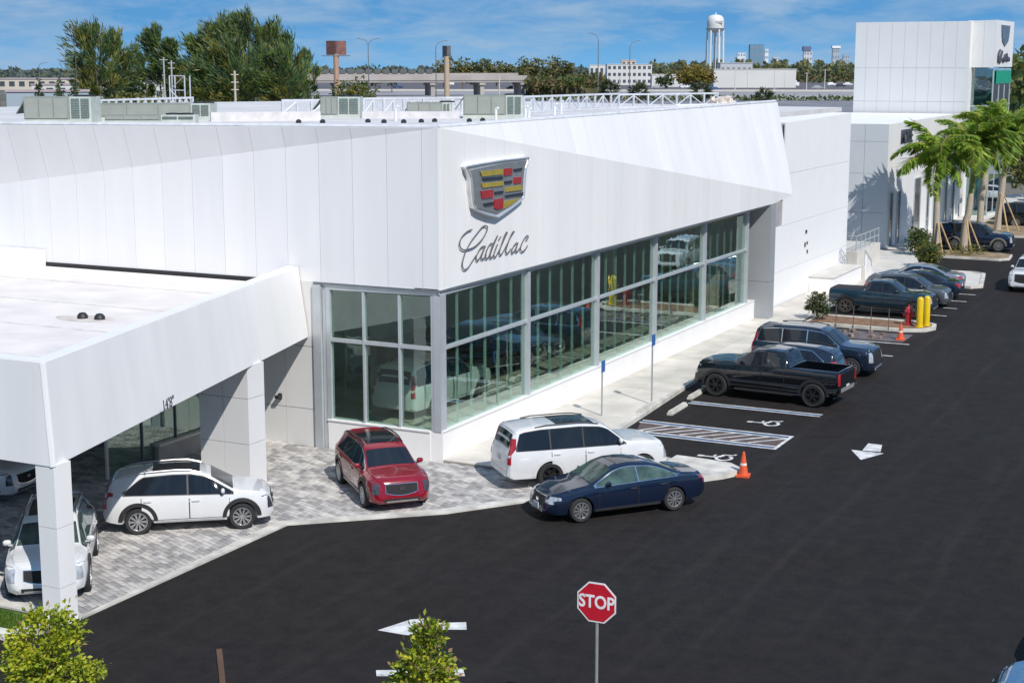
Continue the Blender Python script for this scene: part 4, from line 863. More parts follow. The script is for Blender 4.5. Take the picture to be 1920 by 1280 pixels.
for k in range(2600):
    u = random.random(); px = 1000 + u * 640; d_ = random.uniform(1335, 1420); p = spot(px, d_) + Vector((0, 0, random.uniform(0, 1) ** .7 * (5.5 if px > 1160 else 7)))
    leaf(hb, p, rv(), rv(), 3.2, 2.4, random.randrange(3))
o = link('hedge', hb.mesh('hedge', [leaf_mat('hedge_rust', (.13, .075, .03)), lg1, lg4])); tag(o, 'long rust green hedge along the back of the car lot', 'hedge', kind='stuff')
# vehicles on the far lot: small simple cars
def tiny(col, box=False):
    b = MB()
    if box: b.bx(-3.6, 2.2, -1.2, 1.2, .7, 3.4); b.bx(2.25, 3.6, -1.1, 1.1, .5, 2.5)
    else: b.bx(-2.3, 2.3, -.9, .9, .35, .95); b.add([(-1.7, -.8, .95), (1.3, -.8, .95), (1.3, .8, .95), (-1.7, .8, .95), (-1.1, -.65, 1.5), (.5, -.65, 1.5), (.5, .65, 1.5), (-1.1, .65, 1.5)], [(0, 1, 5, 4), (1, 2, 6, 5), (2, 3, 7, 6), (3, 0, 4, 7), (4, 5, 6, 7)])
    for x in (-1.4, 1.4):
        for y in (-.85, .85): b.lathe([(.34, -.1), (.34, .1), (0, .1)], 8, 0, 'Y', (x, y, .34))
    return b.mesh('far_car', [paint('far_' + col, {'white': (.75, .75, .75), 'silver': (.4, .41, .42), 'dark': (.05, .05, .06), 'blue': (.06, .1, .2)}[col])])
far_meshes = {c: tiny(c) for c in ('white', 'silver', 'dark', 'blue')}; far_meshes['van'] = tiny('white', True)
random.seed(21)
fl = [(1002, 163, 'white', 'white car just right of the overpass end'), (1037, 166, 'silver', 'nearer of two silver cars left of the leftmost round palm'), (1052, 162, 'silver', 'farther of two silver cars left of the leftmost round palm'), (1088, 163, 'white', 'white car left of the leftmost round palm'), (1232, 166, 'silver', 'silver car right of the second round palm'), (1268, 160, 'van', 'white box van left of the palm at the truss end'), (1284, 165, 'white', 'white car tucked against the palm at the truss end'), (1300, 168, 'silver', 'silver car half behind the palm at the truss end'), (1367, 161, 'white', 'white car to the right of the palm at the truss end'), (1384, 163, 'van', 'white box van midway between the two rightmost round palms'), (1416, 164, 'silver', 'silver car above the rightmost round palm'), (1463, 160, 'white', 'white car right of the rightmost round palm'), (1486, 162, 'van', 'white box van right of the rightmost round palm'), (1533, 167, 'silver', 'silver car before the end of the long white warehouse'), (1558, 160, 'white', 'white car second from the sign tower edge'), (1576, 163, 'dark', 'dark car next to the sign tower edge'), (1590, 160, 'white', 'white car touching the sign tower edge'), (1030, 160, 'dark', 'dark car behind the pair of silver cars by the overpass end'), (1110, 168, 'dark', 'dark car just left of the leftmost round palm crown'), (1340, 170, 'blue', 'blue car right of the palm at the truss end'), (840, 160, 'van', 'white box van under the overpass'), (960, 168, 'dark', 'dark car below the right part of the overpass'), (745, 165, 'blue', 'blue car below the left part of the overpass')]
for k, (px, py, c, lab) in enumerate(fl):
    d_ = CAMH / (py - HZN) * FPX
    o = link('parked_car', far_meshes[c], None, spot(px, d_), AZ + random.uniform(-.4, .4)); sc_ = 1.5 if c != 'van' else 1.2; o.scale = (sc_, sc_, sc_)
    cn = {'white': 'small white car', 'silver': 'small silver car', 'dark': 'small dark car', 'blue': 'small blue car', 'van': 'white box van'}[c]
    tag(o, lab + ', far off', 'car' if c != 'van' else 'van', '%ss on the far lot' % cn)
random.seed(77)
for k, (px, d_, ty) in enumerate(((1018, 900, 140), (1075, 980, 142), (1230, 1000, 138), (1275, 1020, 134), (1378, 900, 128), (1402, 1000, 134), (1452, 900, 132), (1472, 1000, 136), (1512, 900, 136), (1546, 950, 130))):
    pole(px, d_, ty, 'thin lot light pole, number %s from the left of the row above the highway' % ('one', 'two', 'three', 'four', 'five', 'six', 'seven', 'eight', 'nine', 'ten')[k], (.62, .62, .60), .28, 1, 1.6)
md = MB()
for k in range(900):
    px = random.uniform(1000, 1640); p = spot(px, random.uniform(600, 618)); p.z = random.random() * 1.5; leaf(md, p, rv(), rv(), 1.6, 1.2, random.randrange(2))
o = link('median_shrubs', md.mesh('median_shrubs', [lg2, lg1])); tag(o, 'low strip of shrubs along the near side of the highway', 'shrubs', kind='stuff')
struct('highway_barrier', MB().box(tuple((spot(560, 862) + spot(1640, 832)) / 2 + Vector((0, 0, .5))), ((spot(560, 862) - spot(1640, 832)).length, .5, 1.0), atan2((spot(1640, 832) - spot(560, 862)).y, (spot(1640, 832) - spot(560, 862)).x)), concrete)
for k, f in enumerate((.25, .5, .75)):
    a, b = spot(560, 620 + 220 * f), spot(1640, 610 + 220 * f); struct('lane_line', MB().box(tuple((a + b) / 2 + Vector((0, 0, .012))), ((a - b).length, .5, .01), atan2((b - a).y, (b - a).x)), white_mark)
# far palms on the median
palm_m = [leaf_mat('palm_a', (.06, .085, .03)), leaf_mat('palm_b', (.09, .09, .035)), leaf_mat('palm_c', (.035, .055, .022))]
def fan_palm(px, depth, topy, wpx, label):
    h = CAMH - (topy - HZN) / FPX * depth; r = wpx / 2 * mpp(depth); t = thing('fan_palm', label, 'palm tree', spot(px, depth), 0, 'round palms beyond the roof')
    part('trunk', MB().tube([(0, 0, 0), (0, 0, h - r)], [.3, .25], 7), bark, t); m_ = MB(); c = Vector((0, 0, h - r))
    for k in range(70):
        d = rv().normalized(); d.z = d.z * .8 + .25; e_ = c + d * r * random.uniform(.75, 1.05); mi = random.choices((0, 1, 2), (3, 1 + 2 * (d.z < 0), 2))[0]
        for j in range(9): leaf(m_, c.lerp(e_, random.uniform(.35, .75)), d + rv(.35), rv(), r * random.uniform(.35, .6), r * .07, mi, 0)
    part('crown', m_, palm_m, t)
fan_palm(1141, 360, 147, 48, 'leftmost round palm beyond the roof truss')
fan_palm(1197, 360, 153, 44, 'second round palm from the left beyond the roof truss')
fan_palm(1313, 370, 151, 48, 'round palm beyond the right end of the roof truss')
fan_palm(1431, 340, 162, 40, 'round palm directly above the sloped parapet tip')
# treelines
def treeline(name, px0, px1, d0, d1, h0, h1, n, lw, mats, label, seed=1):
    random.seed(seed); m_ = MB()
    for k in range(n):
        u = random.random(); px = px0 + (px1 - px0) * u; d_ = random.uniform(d0, d1); bump = .55 + .45 * sin(u * 41 + 2 * sin(u * 13)) * sin(u * 97 + 1)
        z = random.random() ** .6 * (h0 + (h1 - h0) * max(0, bump)); p = spot(px, d_) + Vector((0, 0, z)); leaf(m_, p, rv(), rv(), lw, lw * .8, random.randrange(len(mats)))
    o = link(name, m_.mesh(name, mats)); tag(o, label, 'trees', kind='stuff')
hz1 = leaf_mat('far_green', (.15, .18, .10), transl=.5); hz2 = leaf_mat('far_blue_green', (.13, .17, .16), transl=.5); hz3 = leaf_mat('far_olive', (.25, .24, .08), transl=.5)
treeline('treeline', -80, 700, 1500, 1900, 5, 12, 5200, 5, [hz1, hz2], 'dark far treeline along the horizon at the left', 1)
treeline('treeline', 1220, 1640, 1450, 1700, 9, 20, 6500, 5, [hz1, hz3, hz1], 'green treeline around the water tower', 2)
treeline('treeline', 600, 1250, 1900, 2300, 7, 13, 4500, 6, [hz2, hz1], 'thin far treeline behind the overpass', 3)
treeline('treeline', 1880, 2050, 300, 380, 10, 17, 1500, 2.5, [lg2, lg1], 'green trees behind the sign tower at the right edge', 4)
random.seed(9)
tl = [(832, 104, 40, 'tree clump at the narrow dark billboard'), (868, 110, 34, 'tree right of the narrow dark billboard'), (888, 117, 30, 'low tree above the overpass, left of the long row'), (905, 112, 40, 'tree above the overpass in the left of the long row'), (935, 116, 36, 'tree above the overpass in the middle of the long row'), (962, 114, 36, 'tree near the right end of the overpass barrier'), (985, 108, 34, 'tree above the right end of the overpass'), (1012, 112, 34, 'tree just past the right end of the overpass'), (1042, 106, 36, 'taller tree right of the overpass end'), (1065, 114, 26, 'last tree right of the overpass before the lamp')]
for k, (px, py, w, lab) in enumerate(tl):
    d_ = 900; tree('roadside_tree', lab, spot(px, d_), CAMH - (py - HZN) / FPX * d_, w / 2 * mpp(d_), [hz3, lg1, hz1], 26, 14, 2.3, 'trees along the overpass', cz=.35)
for k, (px, py, w, lab) in enumerate(((705, 118, 36, 'dark round tree left on the overpass'), (735, 122, 18, 'small dark tree on the overpass'), (682, 121, 20, 'small dark tree by the left overpass lamp'))):
    tree('roadside_tree', lab, spot(px, 800), CAMH - (py - HZN) / FPX * 800, w / 2 * mpp(800), [hz1, lg4], 24, 14, 2.0, 'dark trees on the overpass', cz=.3)
tree('yellow_tree', 'yellow tree in front of the white wall at the foot of the water tower', spot(1297, 900), CAMH - (124 - HZN) / FPX * 900, 32 * mpp(900), [leaf_mat('leaf_gold', (.22, .17, .035)), lg3], 60, 14, 2.4, cz=.3)
tree('yellow_tree', 'smaller yellow tree right of the big yellow one', spot(1328, 900), CAMH - (130 - HZN) / FPX * 900, 14 * mpp(900), [lg3, leaf_mat('leaf_gold', (.22, .17, .035))], 30, 14, 2.0, cz=.3)
tree('roadside_tree', 'small dark tree left of the yellow tree', spot(1247, 920), CAMH - (136 - HZN) / FPX * 920, 14 * mpp(920), [lg2, lg4], 24, 14, 2.0, cz=.3)
# far buildings
bar('far_building', 1138, 1222, 1150, 1150, 0, CAMH + 2.5, offw, 'far white block with rows of windows', 'building', windows=(9, 3))
bar('far_building', 1165, 1192, 1160, 1160, 8, CAMH + 5.5, M('buff_wall', (.5, .4, .32)), 'buff upper storey rising from the far white block', 'building', windows=(3, 2))
bar('far_building', 1105, 1142, 1700, 1700, 0, CAMH + 3.0, offw, 'far low white building left of the white block', 'building', windows=(4, 1))
bar('far_building', 1222, 1276, 1040, 1040, 0, CAMH - 4.5, offw, 'low white shed left of the yellow tree', 'building')
bar('far_building', 1338, 1492, 1000, 1000, 0, CAMH - 1.0, offw, 'long low white warehouse right of the water tower', 'warehouse')
bar('far_building', 1350, 1410, 1150, 1150, 0, CAMH + 3.5, M('grey_roofed', (.45, .47, .50)), 'grey building behind the long white warehouse', 'building', windows=(6, 1))
def block(t, name, a, b, d_, yt, yb, col):
    w = (b - a) * mpp(d_); part(name, MB().bx(w * -.1, w * 1.1, -2, w, CAMH - (yb - HZN) / FPX * d_, CAMH - (yt - HZN) / FPX * d_), M(name + '_mat', col, .6), t)
sky_b = [(1382, 1397, 100, 4200, (.62, .66, .70), 'far pale stepped block left of the blue glass tower'), (1405, 1431, 85, 4200, (.13, .24, .34), 'far blue glass tower on the skyline'), (1433, 1440, 93, 4200, (.65, .68, .72), 'thin white tower right of the blue glass one'), (1506, 1522, 97, 4400, (.55, .54, .58), 'far tower with a dark domed top'), (1560, 1573, 92, 4200, (.35, .40, .46), 'far grey tower with a white crown'), (1580, 1592, 104, 4200, (.35, .38, .44), 'far tower beside the white sign tower'), (1448, 1462, 108, 4300, (.5, .55, .62), 'low far tower right of the thin white one')]
for k, (a, b, ty, d_, c, lab) in enumerate(sky_b):
    t = bar('skyline_tower', a, b, d_, d_, 0, CAMH - (ty - HZN) / FPX * d_, M('tower_c%d' % k, c, .6), lab, 'tower', 'skyline towers at the right', windows=(3, 4), wm=M('tower_win', (.2, .25, .32), .4))
    if 'crown' in lab: block(t, 'crown_band', a, b, d_, 87, 91.5, (.75, .77, .8))
    if 'domed' in lab: block(t, 'domed_top', a + 2, b - 2, d_, 88, 96.5, (.12, .14, .24))
# water tower
wd = 1180; wt = thing('water_tower', 'white water tower on slender legs above the treeline', 'water tower', spot(1339, wd)); m_ = mpp(wd); zt = CAMH + (HZN - 30) * m_; zb = CAMH + (HZN - 58) * m_; R_ = 16 * m_
wtm = M('tank_white', (.66, .66, .63), .5, 0, .06, .2)
part('tank', MB().lathe([(0.05, zb - 2.2), (R_ * .5, zb - 1.8), (R_ * .85, zb - .5), (R_, zb + 1.2), (R_, zt - 5), (R_ * .93, zt - 2.6), (R_ * .7, zt - .9), (R_ * .3, zt - .1), (0, zt)], 28), wtm, wt, smooth=50)
part('walkway', MB().lathe([(R_ * .99, zb + 1.0), (R_ * 1.12, zb + 1.0), (R_ * 1.12, zb + 1.5), (R_ * .99, zb + 1.5)], 28), alu, wt)
for k in range(6):
    a = 2 * pi * k / 6 + .3; part('leg', MB().tube([(cos(a) * R_ * 1.02, sin(a) * R_ * 1.02, 0), (cos(a) * R_ * .92, sin(a) * R_ * .92, zb + 1)], .75, 6), wtm, wt)
part('riser', MB().tube([(0, 0, 0), (0, 0, zb - 1.5)], 1.0, 8), wtm, wt); part('finial', MB().tube([(0, 0, zt - .2), (0, 0, zt + 1.6)], .5, 6), wtm, wt)
part('lettering', MB().box(tuple(-FH * (R_ + .02) + Vector((0, 0, (zt + zb) / 2)) + RT * 2.2), (5.5, .3, 1.6), AZ), M('tank_text', (.42, .43, .45)), wt)
# things just past the roof on the right: fence, dark containers, pale roof
bar('container', 1478, 1500, 200, 205, 0, 3.6, M('container_dark', (.06, .07, .08)), 'dark container behind the dark fence, left end', 'container')
bar('container', 1555, 1592, 190, 195, 0, 4.2, M('container_green', (.10, .14, .10)), 'dull green container behind the dark fence, right end', 'container')
fe = thing('yard_fence', 'dark yard fence beyond the white side wall', 'fence', spot(1455, 215), 0); fa, fb = spot(1455, 215), spot(1600, 205); fd = fb - fa; fe.rotation_euler.z = atan2(fd.y, fd.x)
part('mesh_panel', MB().bx(0, fd.length, -.02, .02, 1.0, 6.0), M('fence_mesh', (.10, .105, .12), .8, 0, .4, 2), fe)
for k in range(12): part('post', MB().bx(fd.length * k / 11 - .06, fd.length * k / 11 + .06, -.1, -.03, 0, 6.6), alu_dark, fe)
bar('low_roof_building', 1470, 1610, 160, 165, 0, 5.0, M('lowroof', (.55, .57, .62)), 'low building with a pale flat roof just past the white wall', 'building', roof=M('lowroof_top', (.55, .55, .6)))
random.seed(41)
tree('roadside_tree', 'yellow green tree at the right edge beside the farthest palm', spot(1925, 150), CAMH - (255 - HZN) / FPX * 150, 2.6, [lg3, lg1, lg2], 60, 18, .5, cz=.35)
tree('roadside_tree', 'green tree at the right edge in front of the grey building', spot(1955, 170), CAMH - (225 - HZN) / FPX * 170, 3.4, [lg2, lg1], 60, 18, .6, cz=.35)
struct('far_lawn', MB().sheet([(1.2, 128), (46, 128), (46, 149), (1.2, 149)], .02), M('lawn_far', (.09, .13, .03), .9, 0, .3, 1))
# grey neighbour at the far right edge
nb = thing('grey_house', 'grey two storey building with a dark roof at the right edge', 'building', (4.0, 150, 0), 0)
part('wall', MB().bx(0, 22, 0, 14, 0, 8.4), M('nb_wall', (.42, .44, .50), .8), nb); part('roof', MB().bx(-.6, 22.6, -.6, 14.6, 8.4, 11.0), M('nb_roof', (.10, .10, .13), .8), nb); part('band', MB().bx(-.05, 22.05, -.08, -.003, 5.2, 8.2), M('nb_band', (.66, .64, .68)), nb)
for k in range(5): part('window', MB().bx(1.2 + 4 * k, 3.0 + 4 * k, -.16, -.084, 5.4, 7.2), dk, nb)

# ------------------------------------------------------------------ planted islands, bollards, hydrant, cones, signs
mulch = M('mulch', (.20, .115, .065), .95, 0, .35, 3, bump=.4); mulch2 = M('bark_mulch_pale', (.27, .20, .12), .95, 0, .4, 2, bump=.4)
def island(name, poly, kerb_w=.22, fill=mulch, top=.1):
    o = struct(name, ribbon(poly, kerb_w, 0, .15, True), kerb_m); part('planting_bed', MB().prism(poly, -.02, top), fill, o); return o
island('kerb_island', [(2.75, 32.0), (7.6, 31.95), (8.45, 32.35), (8.75, 33.2), (8.6, 34.1), (7.9, 34.6), (2.75, 34.7)])
island('kerb_island', [(4.6, 48.9), (7.7, 48.6), (8.15, 49.2), (7.3, 54.8), (6.6, 55.3), (4.6, 55.3)], fill=concrete)
island('kerb_island', [(1.6, 62.9), (6.9, 62.75), (7.35, 63.4), (7.2, 65.4), (6.3, 66.0), (1.6, 66.2)], fill=mulch2, top=.16)
island('kerb_island', [(1.6, 78), (6.5, 78), (7.0, 79), (6.8, 90), (1.6, 90)], fill=mulch2, top=.16)
yel = M('bollard_yellow', (.68, .47, .0), .4, 0, .06, 3, coat=.3)
for k, (x, y) in enumerate(((8.08, 33.15), (8.28, 33.75))):
    t = thing('bollard', ['yellow steel bollard nearer the kerb, left of the pair', 'yellow steel bollard behind the other one, right of the pair'][k], 'bollard', (x, y, .08), 0, 'yellow bollards beside the hydrant')
    part('post', MB().lathe([(.16, 0), (.16, 1.36), (.13, 1.44), (.07, 1.49), (0, 1.5)], 14), yel, t, smooth=40); part('base_plate', MB().lathe([(.22, 0), (.22, .05), (.16, .06)], 14), yel, t)
hy_m = M('hydrant_red', (.42, .02, .03), .4, 0, .1, 6, coat=.4)
t = thing('fire_hydrant', 'red fire hydrant left of the yellow bollards', 'fire hydrant', (7.46, 33.5, .1)); t.scale = (1.1, 1.1, 1.1)
part('barrel', MB().lathe([(.2, 0), (.2, .06), (.13, .08), (.13, .55), (.19, .57), (.19, .63), (.14, .65)], 14), hy_m, t, smooth=40)
part('bonnet', MB().lathe([(.15, .65), (.13, .76), (.07, .83), (.04, .84), (.04, .9), (0, .9)], 14), hy_m, t, smooth=40)
for a in (0, pi / 2, pi): part('nozzle', MB().tube([(.1 * cos(a), .1 * sin(a), .45), (.24 * cos(a), .24 * sin(a), .45)], .075, 8), hy_m, t)
cone_m = M('cone_orange', (.68, .10, .035), .5, 0, .08, 6); cw = M('cone_band', (.72, .70, .66), .4)
for k, (x, y, lab, h) in enumerate(((9.2, 2.85, 'orange traffic cone behind the blue sedan', .78), (7.95, 29.7, 'orange traffic cone in front of the yellow bollards', .78))):
    t = thing('traffic_cone', lab, 'cone', (x, y, 0), .2, 'orange traffic cones')
    part('base', MB().box((0, 0, .03), (.42, .42, .06)), cone_m, t); part('cone', MB().lathe([(.16, .06), (.125, .25), (.05, h - .08), (.035, h), (0, h)], 14), cone_m, t, smooth=50)
    part('band', MB().lathe([(.108, .36), (.082, .50)], 14), cw, t); part('band', MB().lathe([(.072, .56), (.055, .66)], 14), cw, t)
galv = M('galvanised', (.40, .42, .43), .45, .5, .1, 4)
for k, (x, y, h, lab) in enumerate(((2.1, 8.15, 2.0, 'slim post with a blue parking sign nearest the white SUV'), (3.0, 10.75, 2.62, 'slim post with a blue parking sign beside the empty stall wheel stop'))):
    t = thing('parking_sign', lab, 'sign', (x, y, .13), 0, 'accessible parking signs on the pavement')
    part('post', MB().tube([(0, 0, 0), (0, 0, h)], .032, 6), galv, t); part('plate', MB().box((.04, 0, h - .18), (.02, .30, .42)), M('sign_blue', (.04, .14, .38), .4), t)
# wheel stops
for k, (x, y, lab) in enumerate(((4.05, 10.7, 'concrete wheel stop in the empty accessible stall'), (3.75, 13.6, 'concrete wheel stop in front of the black pickup'), (3.15, 10.0, 'concrete kerb block at the foot of the taller sign post'))):
    b = MB(); b.slab3([(-.9, -.1, .01), (.9, -.1, .01), (.85, -.05, .15), (-.85, -.05, .15)], (0, -1, .3), .02); b.prism([(-.9, -.1), (.9, -.1), (.9, .1), (-.9, .1)], 0, .08); b.prism([(-.86, -.07), (.86, -.07), (.86, .07), (-.86, .07)], .081, .15)
    solo('wheel_stop', b, kerb_m, lab, 'wheel stop', (x, y, .005 if k < 2 else .13), pi / 2 + .03, 'wheel stops')
for k in range(4):
    lab = ['dark stake in the mulch island, leftmost of four', 'dark stake in the mulch island, second from the left of four', 'dark stake in the mulch island, third from the left of four', 'dark stake in the mulch island, nearest the hydrant'][k]
    solo('stake', MB().box((0, 0, .48), (.032, .032, 1.05)), M('stake_dark', (.12, .10, .08), .9), lab, 'stake', (4.3 + .86 * k, 31.85, .1), 0, 'stakes in the mulch island')
random.seed(31)
shr = [leaf_mat('shrub_a', (.07, .11, .03)), leaf_mat('shrub_b', (.10, .10, .04)), lg4]
tree('shrub', 'low green shrub at the wall end of the mulch island', (3.05, 33.2, .08), 1.35, .62, shr, 50, 24, .16, cz=.2, cat='shrub')
tree('shrub', 'yellow green shrub beside the grey blue sedan', (3.6, 56.5, .08), 1.5, .8, [lg1, lg3, lg2], 60, 26, .2, cz=.2, cat='shrub')
tree('shrub', 'green shrub at the foot of the nearest tall palm', (1.6, 62.6, .08), 1.9, .8, [lg2, lg1], 60, 26, .2, cz=.2, cat='shrub')
tree('shrub', 'low shrub bed between the palms', (4.6, 64.0, .1), .6, 1.2, [lg3, lg1], 40, 10, .16, cz=.2, cat='shrub')
bd = MB()
for k in range(30):
    x = 4.0 + random.uniform(-.9, 3.2); y = 30 + random.uniform(-.6, 1.2); s = random.uniform(.05, .2); bd.box((x, y, s * .4), (s * 1.4, s, s * .8), random.uniform(0, 3))
o = link('rubble', bd.mesh('rubble', M('rubble', (.22, .17, .14), .95, 0, .4, 4))); tag(o, 'scattered rubble in the dug stall before the mulch island', 'rubble', kind='stuff')

# royal palms with props
fr_m = [leaf_mat('frond_a', (.27, .43, .05), .3, 1.2, transl=.5), leaf_mat('frond_b', (.36, .46, .06), .3, 1.2, transl=.5), leaf_mat('frond_c', (.12, .25, .035), .3, 1.2, transl=.5), leaf_mat('frond_d', (.30, .25, .08), .3, 1.2)]
trunk_g = M('palm_trunk', (.40, .34, .27), .85, 0, .15, 3, stretch=(.3, .3, 6), bump=.2); crown_g = M('crownshaft', (.24, .27, .08), .5, 0, .25, 2, stretch=(2, 2, .5))
def frond(seed):
    random.seed(seed); m_ = MB(); Ln = random.uniform(2.5, 3.2); droop = random.uniform(.5, 1.2); pts = []
    for i in range(13):
        s = i / 12; pts.append(Vector((Ln * s * (1 - .18 * s * droop), 0, Ln * (.62 * s - .78 * droop * s * s))))
    m_.tube(pts, [.045 * (1 - s / 13) + .008 for s in range(13)], 5, 3)
    for i in range(1, 80):
        s = i / 80; k = s * 12; a = pts[int(k)].lerp(pts[min(12, int(k) + 1)], k - int(k)); t_ = (pts[min(12, int(k) + 1)] - pts[int(k)]).normalized(); l = .75 * sin(pi * (.12 + .84 * s)) + .12
        for sd in (-1, 1): leaf(m_, a, t_ * .7 + Vector((0, sd, -.15 - .75 * random.random())) + rv(.2), Vector((0, 0, 1)), l * random.uniform(.75, 1.2), .115, random.choices((0, 1, 2), (3, 2, 2))[0], .1)
    return m_.mesh('frond', fr_m)
frs = [frond(100 + k) for k in range(7)]
def royal_palm(base, h, label, lean=(0, 0), ry=0, stakes=True):
    random.seed(int(base[0] * 100)); t = thing('royal_palm', label, 'palm tree', (base[0], base[1], .1), ry, 'tall palms in front of the far wing'); lx, ly = lean; hs = h * .62
    part('trunk', MB().tube(smooth_path([(0, 0, -.05), (lx * .1, ly * .1, h * .2), (lx * .4, ly * .4, hs * .45), (lx * .6, ly * .6, hs * .68)], 5), [.30, .28, .27, .26, .25, .245, .24, .24, .235, .23, .23, .225, .22, .22, .2, .19], 10), trunk_g, t, smooth=60)
    part('crownshaft', MB().tube([(lx * .6, ly * .6, hs * .68 - .02), (lx * .75, ly * .75, hs * .84), (lx * .9, ly * .9, hs + .6), (lx, ly, hs + 1.7)], [.185, .20, .17, .09], 9), crown_g, t, smooth=60)
    for k in range(26):
        f = part('frond', frs[k % 7], None, t, loc=(lx, ly, hs + 1.35 + .2 * (k % 3)), rz=2 * pi * k / 26 * 5.0 + random.uniform(-.2, .2)); f.rotation_euler.y = random.uniform(-.85, .25) if k % 4 else random.uniform(.3, .9); s = random.uniform(.95, 1.25); f.scale = (s, s, s)
    return t
royal_palm((2.6, 63.4), 8.5, 'nearest tall palm, in front of the dark sign letters', (-.1, .1))
royal_palm((3.85, 66.6), 9.4, 'second tall palm, rising from the bed behind the nearest one', (.5, .1))
royal_palm((1.4, 86.5), 9.6, 'third tall palm, farther back and right of the second one', (.3, .3))
royal_palm((3.6, 81.5), 9.9, 'tall palm at the right, propped by long timber braces', (.4, .2))
royal_palm((6.4, 96.0), 10.5, 'farthest tall palm, cut by the right picture edge', (0, 0))
wood_m = M('brace_timber', (.48, .33, .17), .8, 0, .15, 4)
for k, (bx_, by_, nm) in enumerate(((2.55, 63.4, 'nearest'), (3.85, 66.4, 'second'), (3.6, 81.5, 'right'))):
    for j in range(3):
        a = -.9 + j * 1.3; L_ = 2.2 if k < 2 else 3.0
        solo('palm_brace', MB().tube([(cos(a) * L_ * .55, sin(a) * L_ * .55, 0), (cos(a) * .26, sin(a) * .26, L_)], .06, 5), wood_m, ['slanting timber brace on the nearest tall palm, %s of its three', 'slanting timber brace on the second tall palm, %s of its three', 'slanting timber brace on the tall palm by the black SUV, %s of its three'][k] % ('nearest', 'middle', 'farthest')[j], 'brace', (bx_, by_, .1), 0, ['braces on the nearest palm', 'braces on the second palm', 'braces on the right palm'][k])

# stop sign
sp = at(1118.5, 1129, 28.6); red_s = M('sign_red', (.52, .012, .03), .4, 0, .05, 4); wht_s = M('sign_white', (.80, .78, .80), .4)
t = thing('stop_sign', 'red octagonal stop sign on a grey post by the median', 'sign', (sp.x, sp.y, .1), radians(2)); z0 = sp.z - .1
octo = lambda r, y: [(r * cos(pi / 8 + k * pi / 4), y, z0 + r * sin(pi / 8 + k * pi / 4)) for k in range(8)]
part('post', MB().tube([(0, .035, -.1), (0, .035, z0 - .1)], .032, 8).box((0, .03, z0), (.05, .03, .6)), galv, t)
part('border', MB().slab3(octo(.415, 0), (0, -1, 0), .012), wht_s, t); part('face', MB().slab3(octo(.385, -.004), (0, -1, 0), .004), red_s, t)
put_text("STOP", .345, wht_s, t, (0, -.008, z0), (1, 0, 0), (0, 0, 1), sx=.86, extrude=.002, offset=.008)
# leaning brown post at the bottom
q0, q1 = at(410, 1216, 28.6), at(424, 1330, 28.2); solo('leaning_post', MB().tube([tuple(q1 - q0 + Vector((0, 0, -.3))), (0, 0, 0)], .075, 4), M('post_rust', (.085, .05, .035), .9, 0, .2, 3), 'rusty brown post sticking up at the bottom of the lot', 'post', tuple(q0), 0)
# two foreground trees
fm = [leaf_mat('near_leaf_a', (.29, .38, .025), .25, 2), leaf_mat('near_leaf_b', (.44, .47, .035), .25, 2), leaf_mat('near_leaf_c', (.10, .16, .014), .25, 2), leaf_mat('near_leaf_d', (.34, .23, .11), .3, 2)]
def near_tree(px, depth, topy, prof, label, wts, nl, seed, side=None):
    random.seed(seed); h = CAMH - (topy - HZN) / FPX * depth; t = thing('young_tree', label, 'tree', spot(px, depth), AZ, 'young trees on the median')
    tm = MB(); tm.tube([(0, 0, 0), (.03, .02, h * .5), (.02, 0, h * .9)], [.045, .035, .01], 7); cm = MB()
    for i in range(130):
        u = random.random() ** .8; z = h - .06 - u * h * .66; r = prof(u) * random.random() ** .5; a = random.uniform(0, 2 * pi); c = Vector((cos(a) * r, sin(a) * r, z))
        tm.tube([(0.02, 0, z - .25 - r * .4), c * .5 + Vector((0, 0, (z - .25 - r * .4) * .5 + .02)), c], [.014, .009, .004], 4)
        for k in range(nl):
            p = c + rv(.085); q = (p - Vector((0, 0, z - .2))); leaf(cm, p, q.normalized() + rv(.6), rv() + Vector((0, 0, 1)), random.uniform(.07, .13), random.uniform(.05, .075), random.choices((0, 1, 2, 3), wts)[0])
    if side:
        for i in range(6):
            c = Vector(side) * (.75 + .3 * random.random()) + rv(.07) + Vector((0, 0, h * .66)); tm.tube([(0, 0, h * .45), c], [.012, .004], 4)
            for k in range(nl): leaf(cm, c + rv(.07), rv(), rv() + Vector((0, 0, 1)), random.uniform(.05, .1), .045, random.choices((0, 1, 2, 3), wts)[0])
    part('trunk', tm, bark, t); part('crown', cm, fm, t)
near_tree(106, 27.0, 1106, lambda u: .18 + .47 * min(1, u * 3.4) ** .6, 'bushy yellow green young tree in front of the canopy column', (4, 4.6, 1.2, .1), 52, 5, (.80, 0, 0))
near_tree(803, 26.3, 1128, lambda u: .07 + .86 * u ** .72, 'pointed young tree with sparse olive and pinkish leaves left of the stop sign', (3.4, 2.6, 2.8, 1.4), 44, 8)

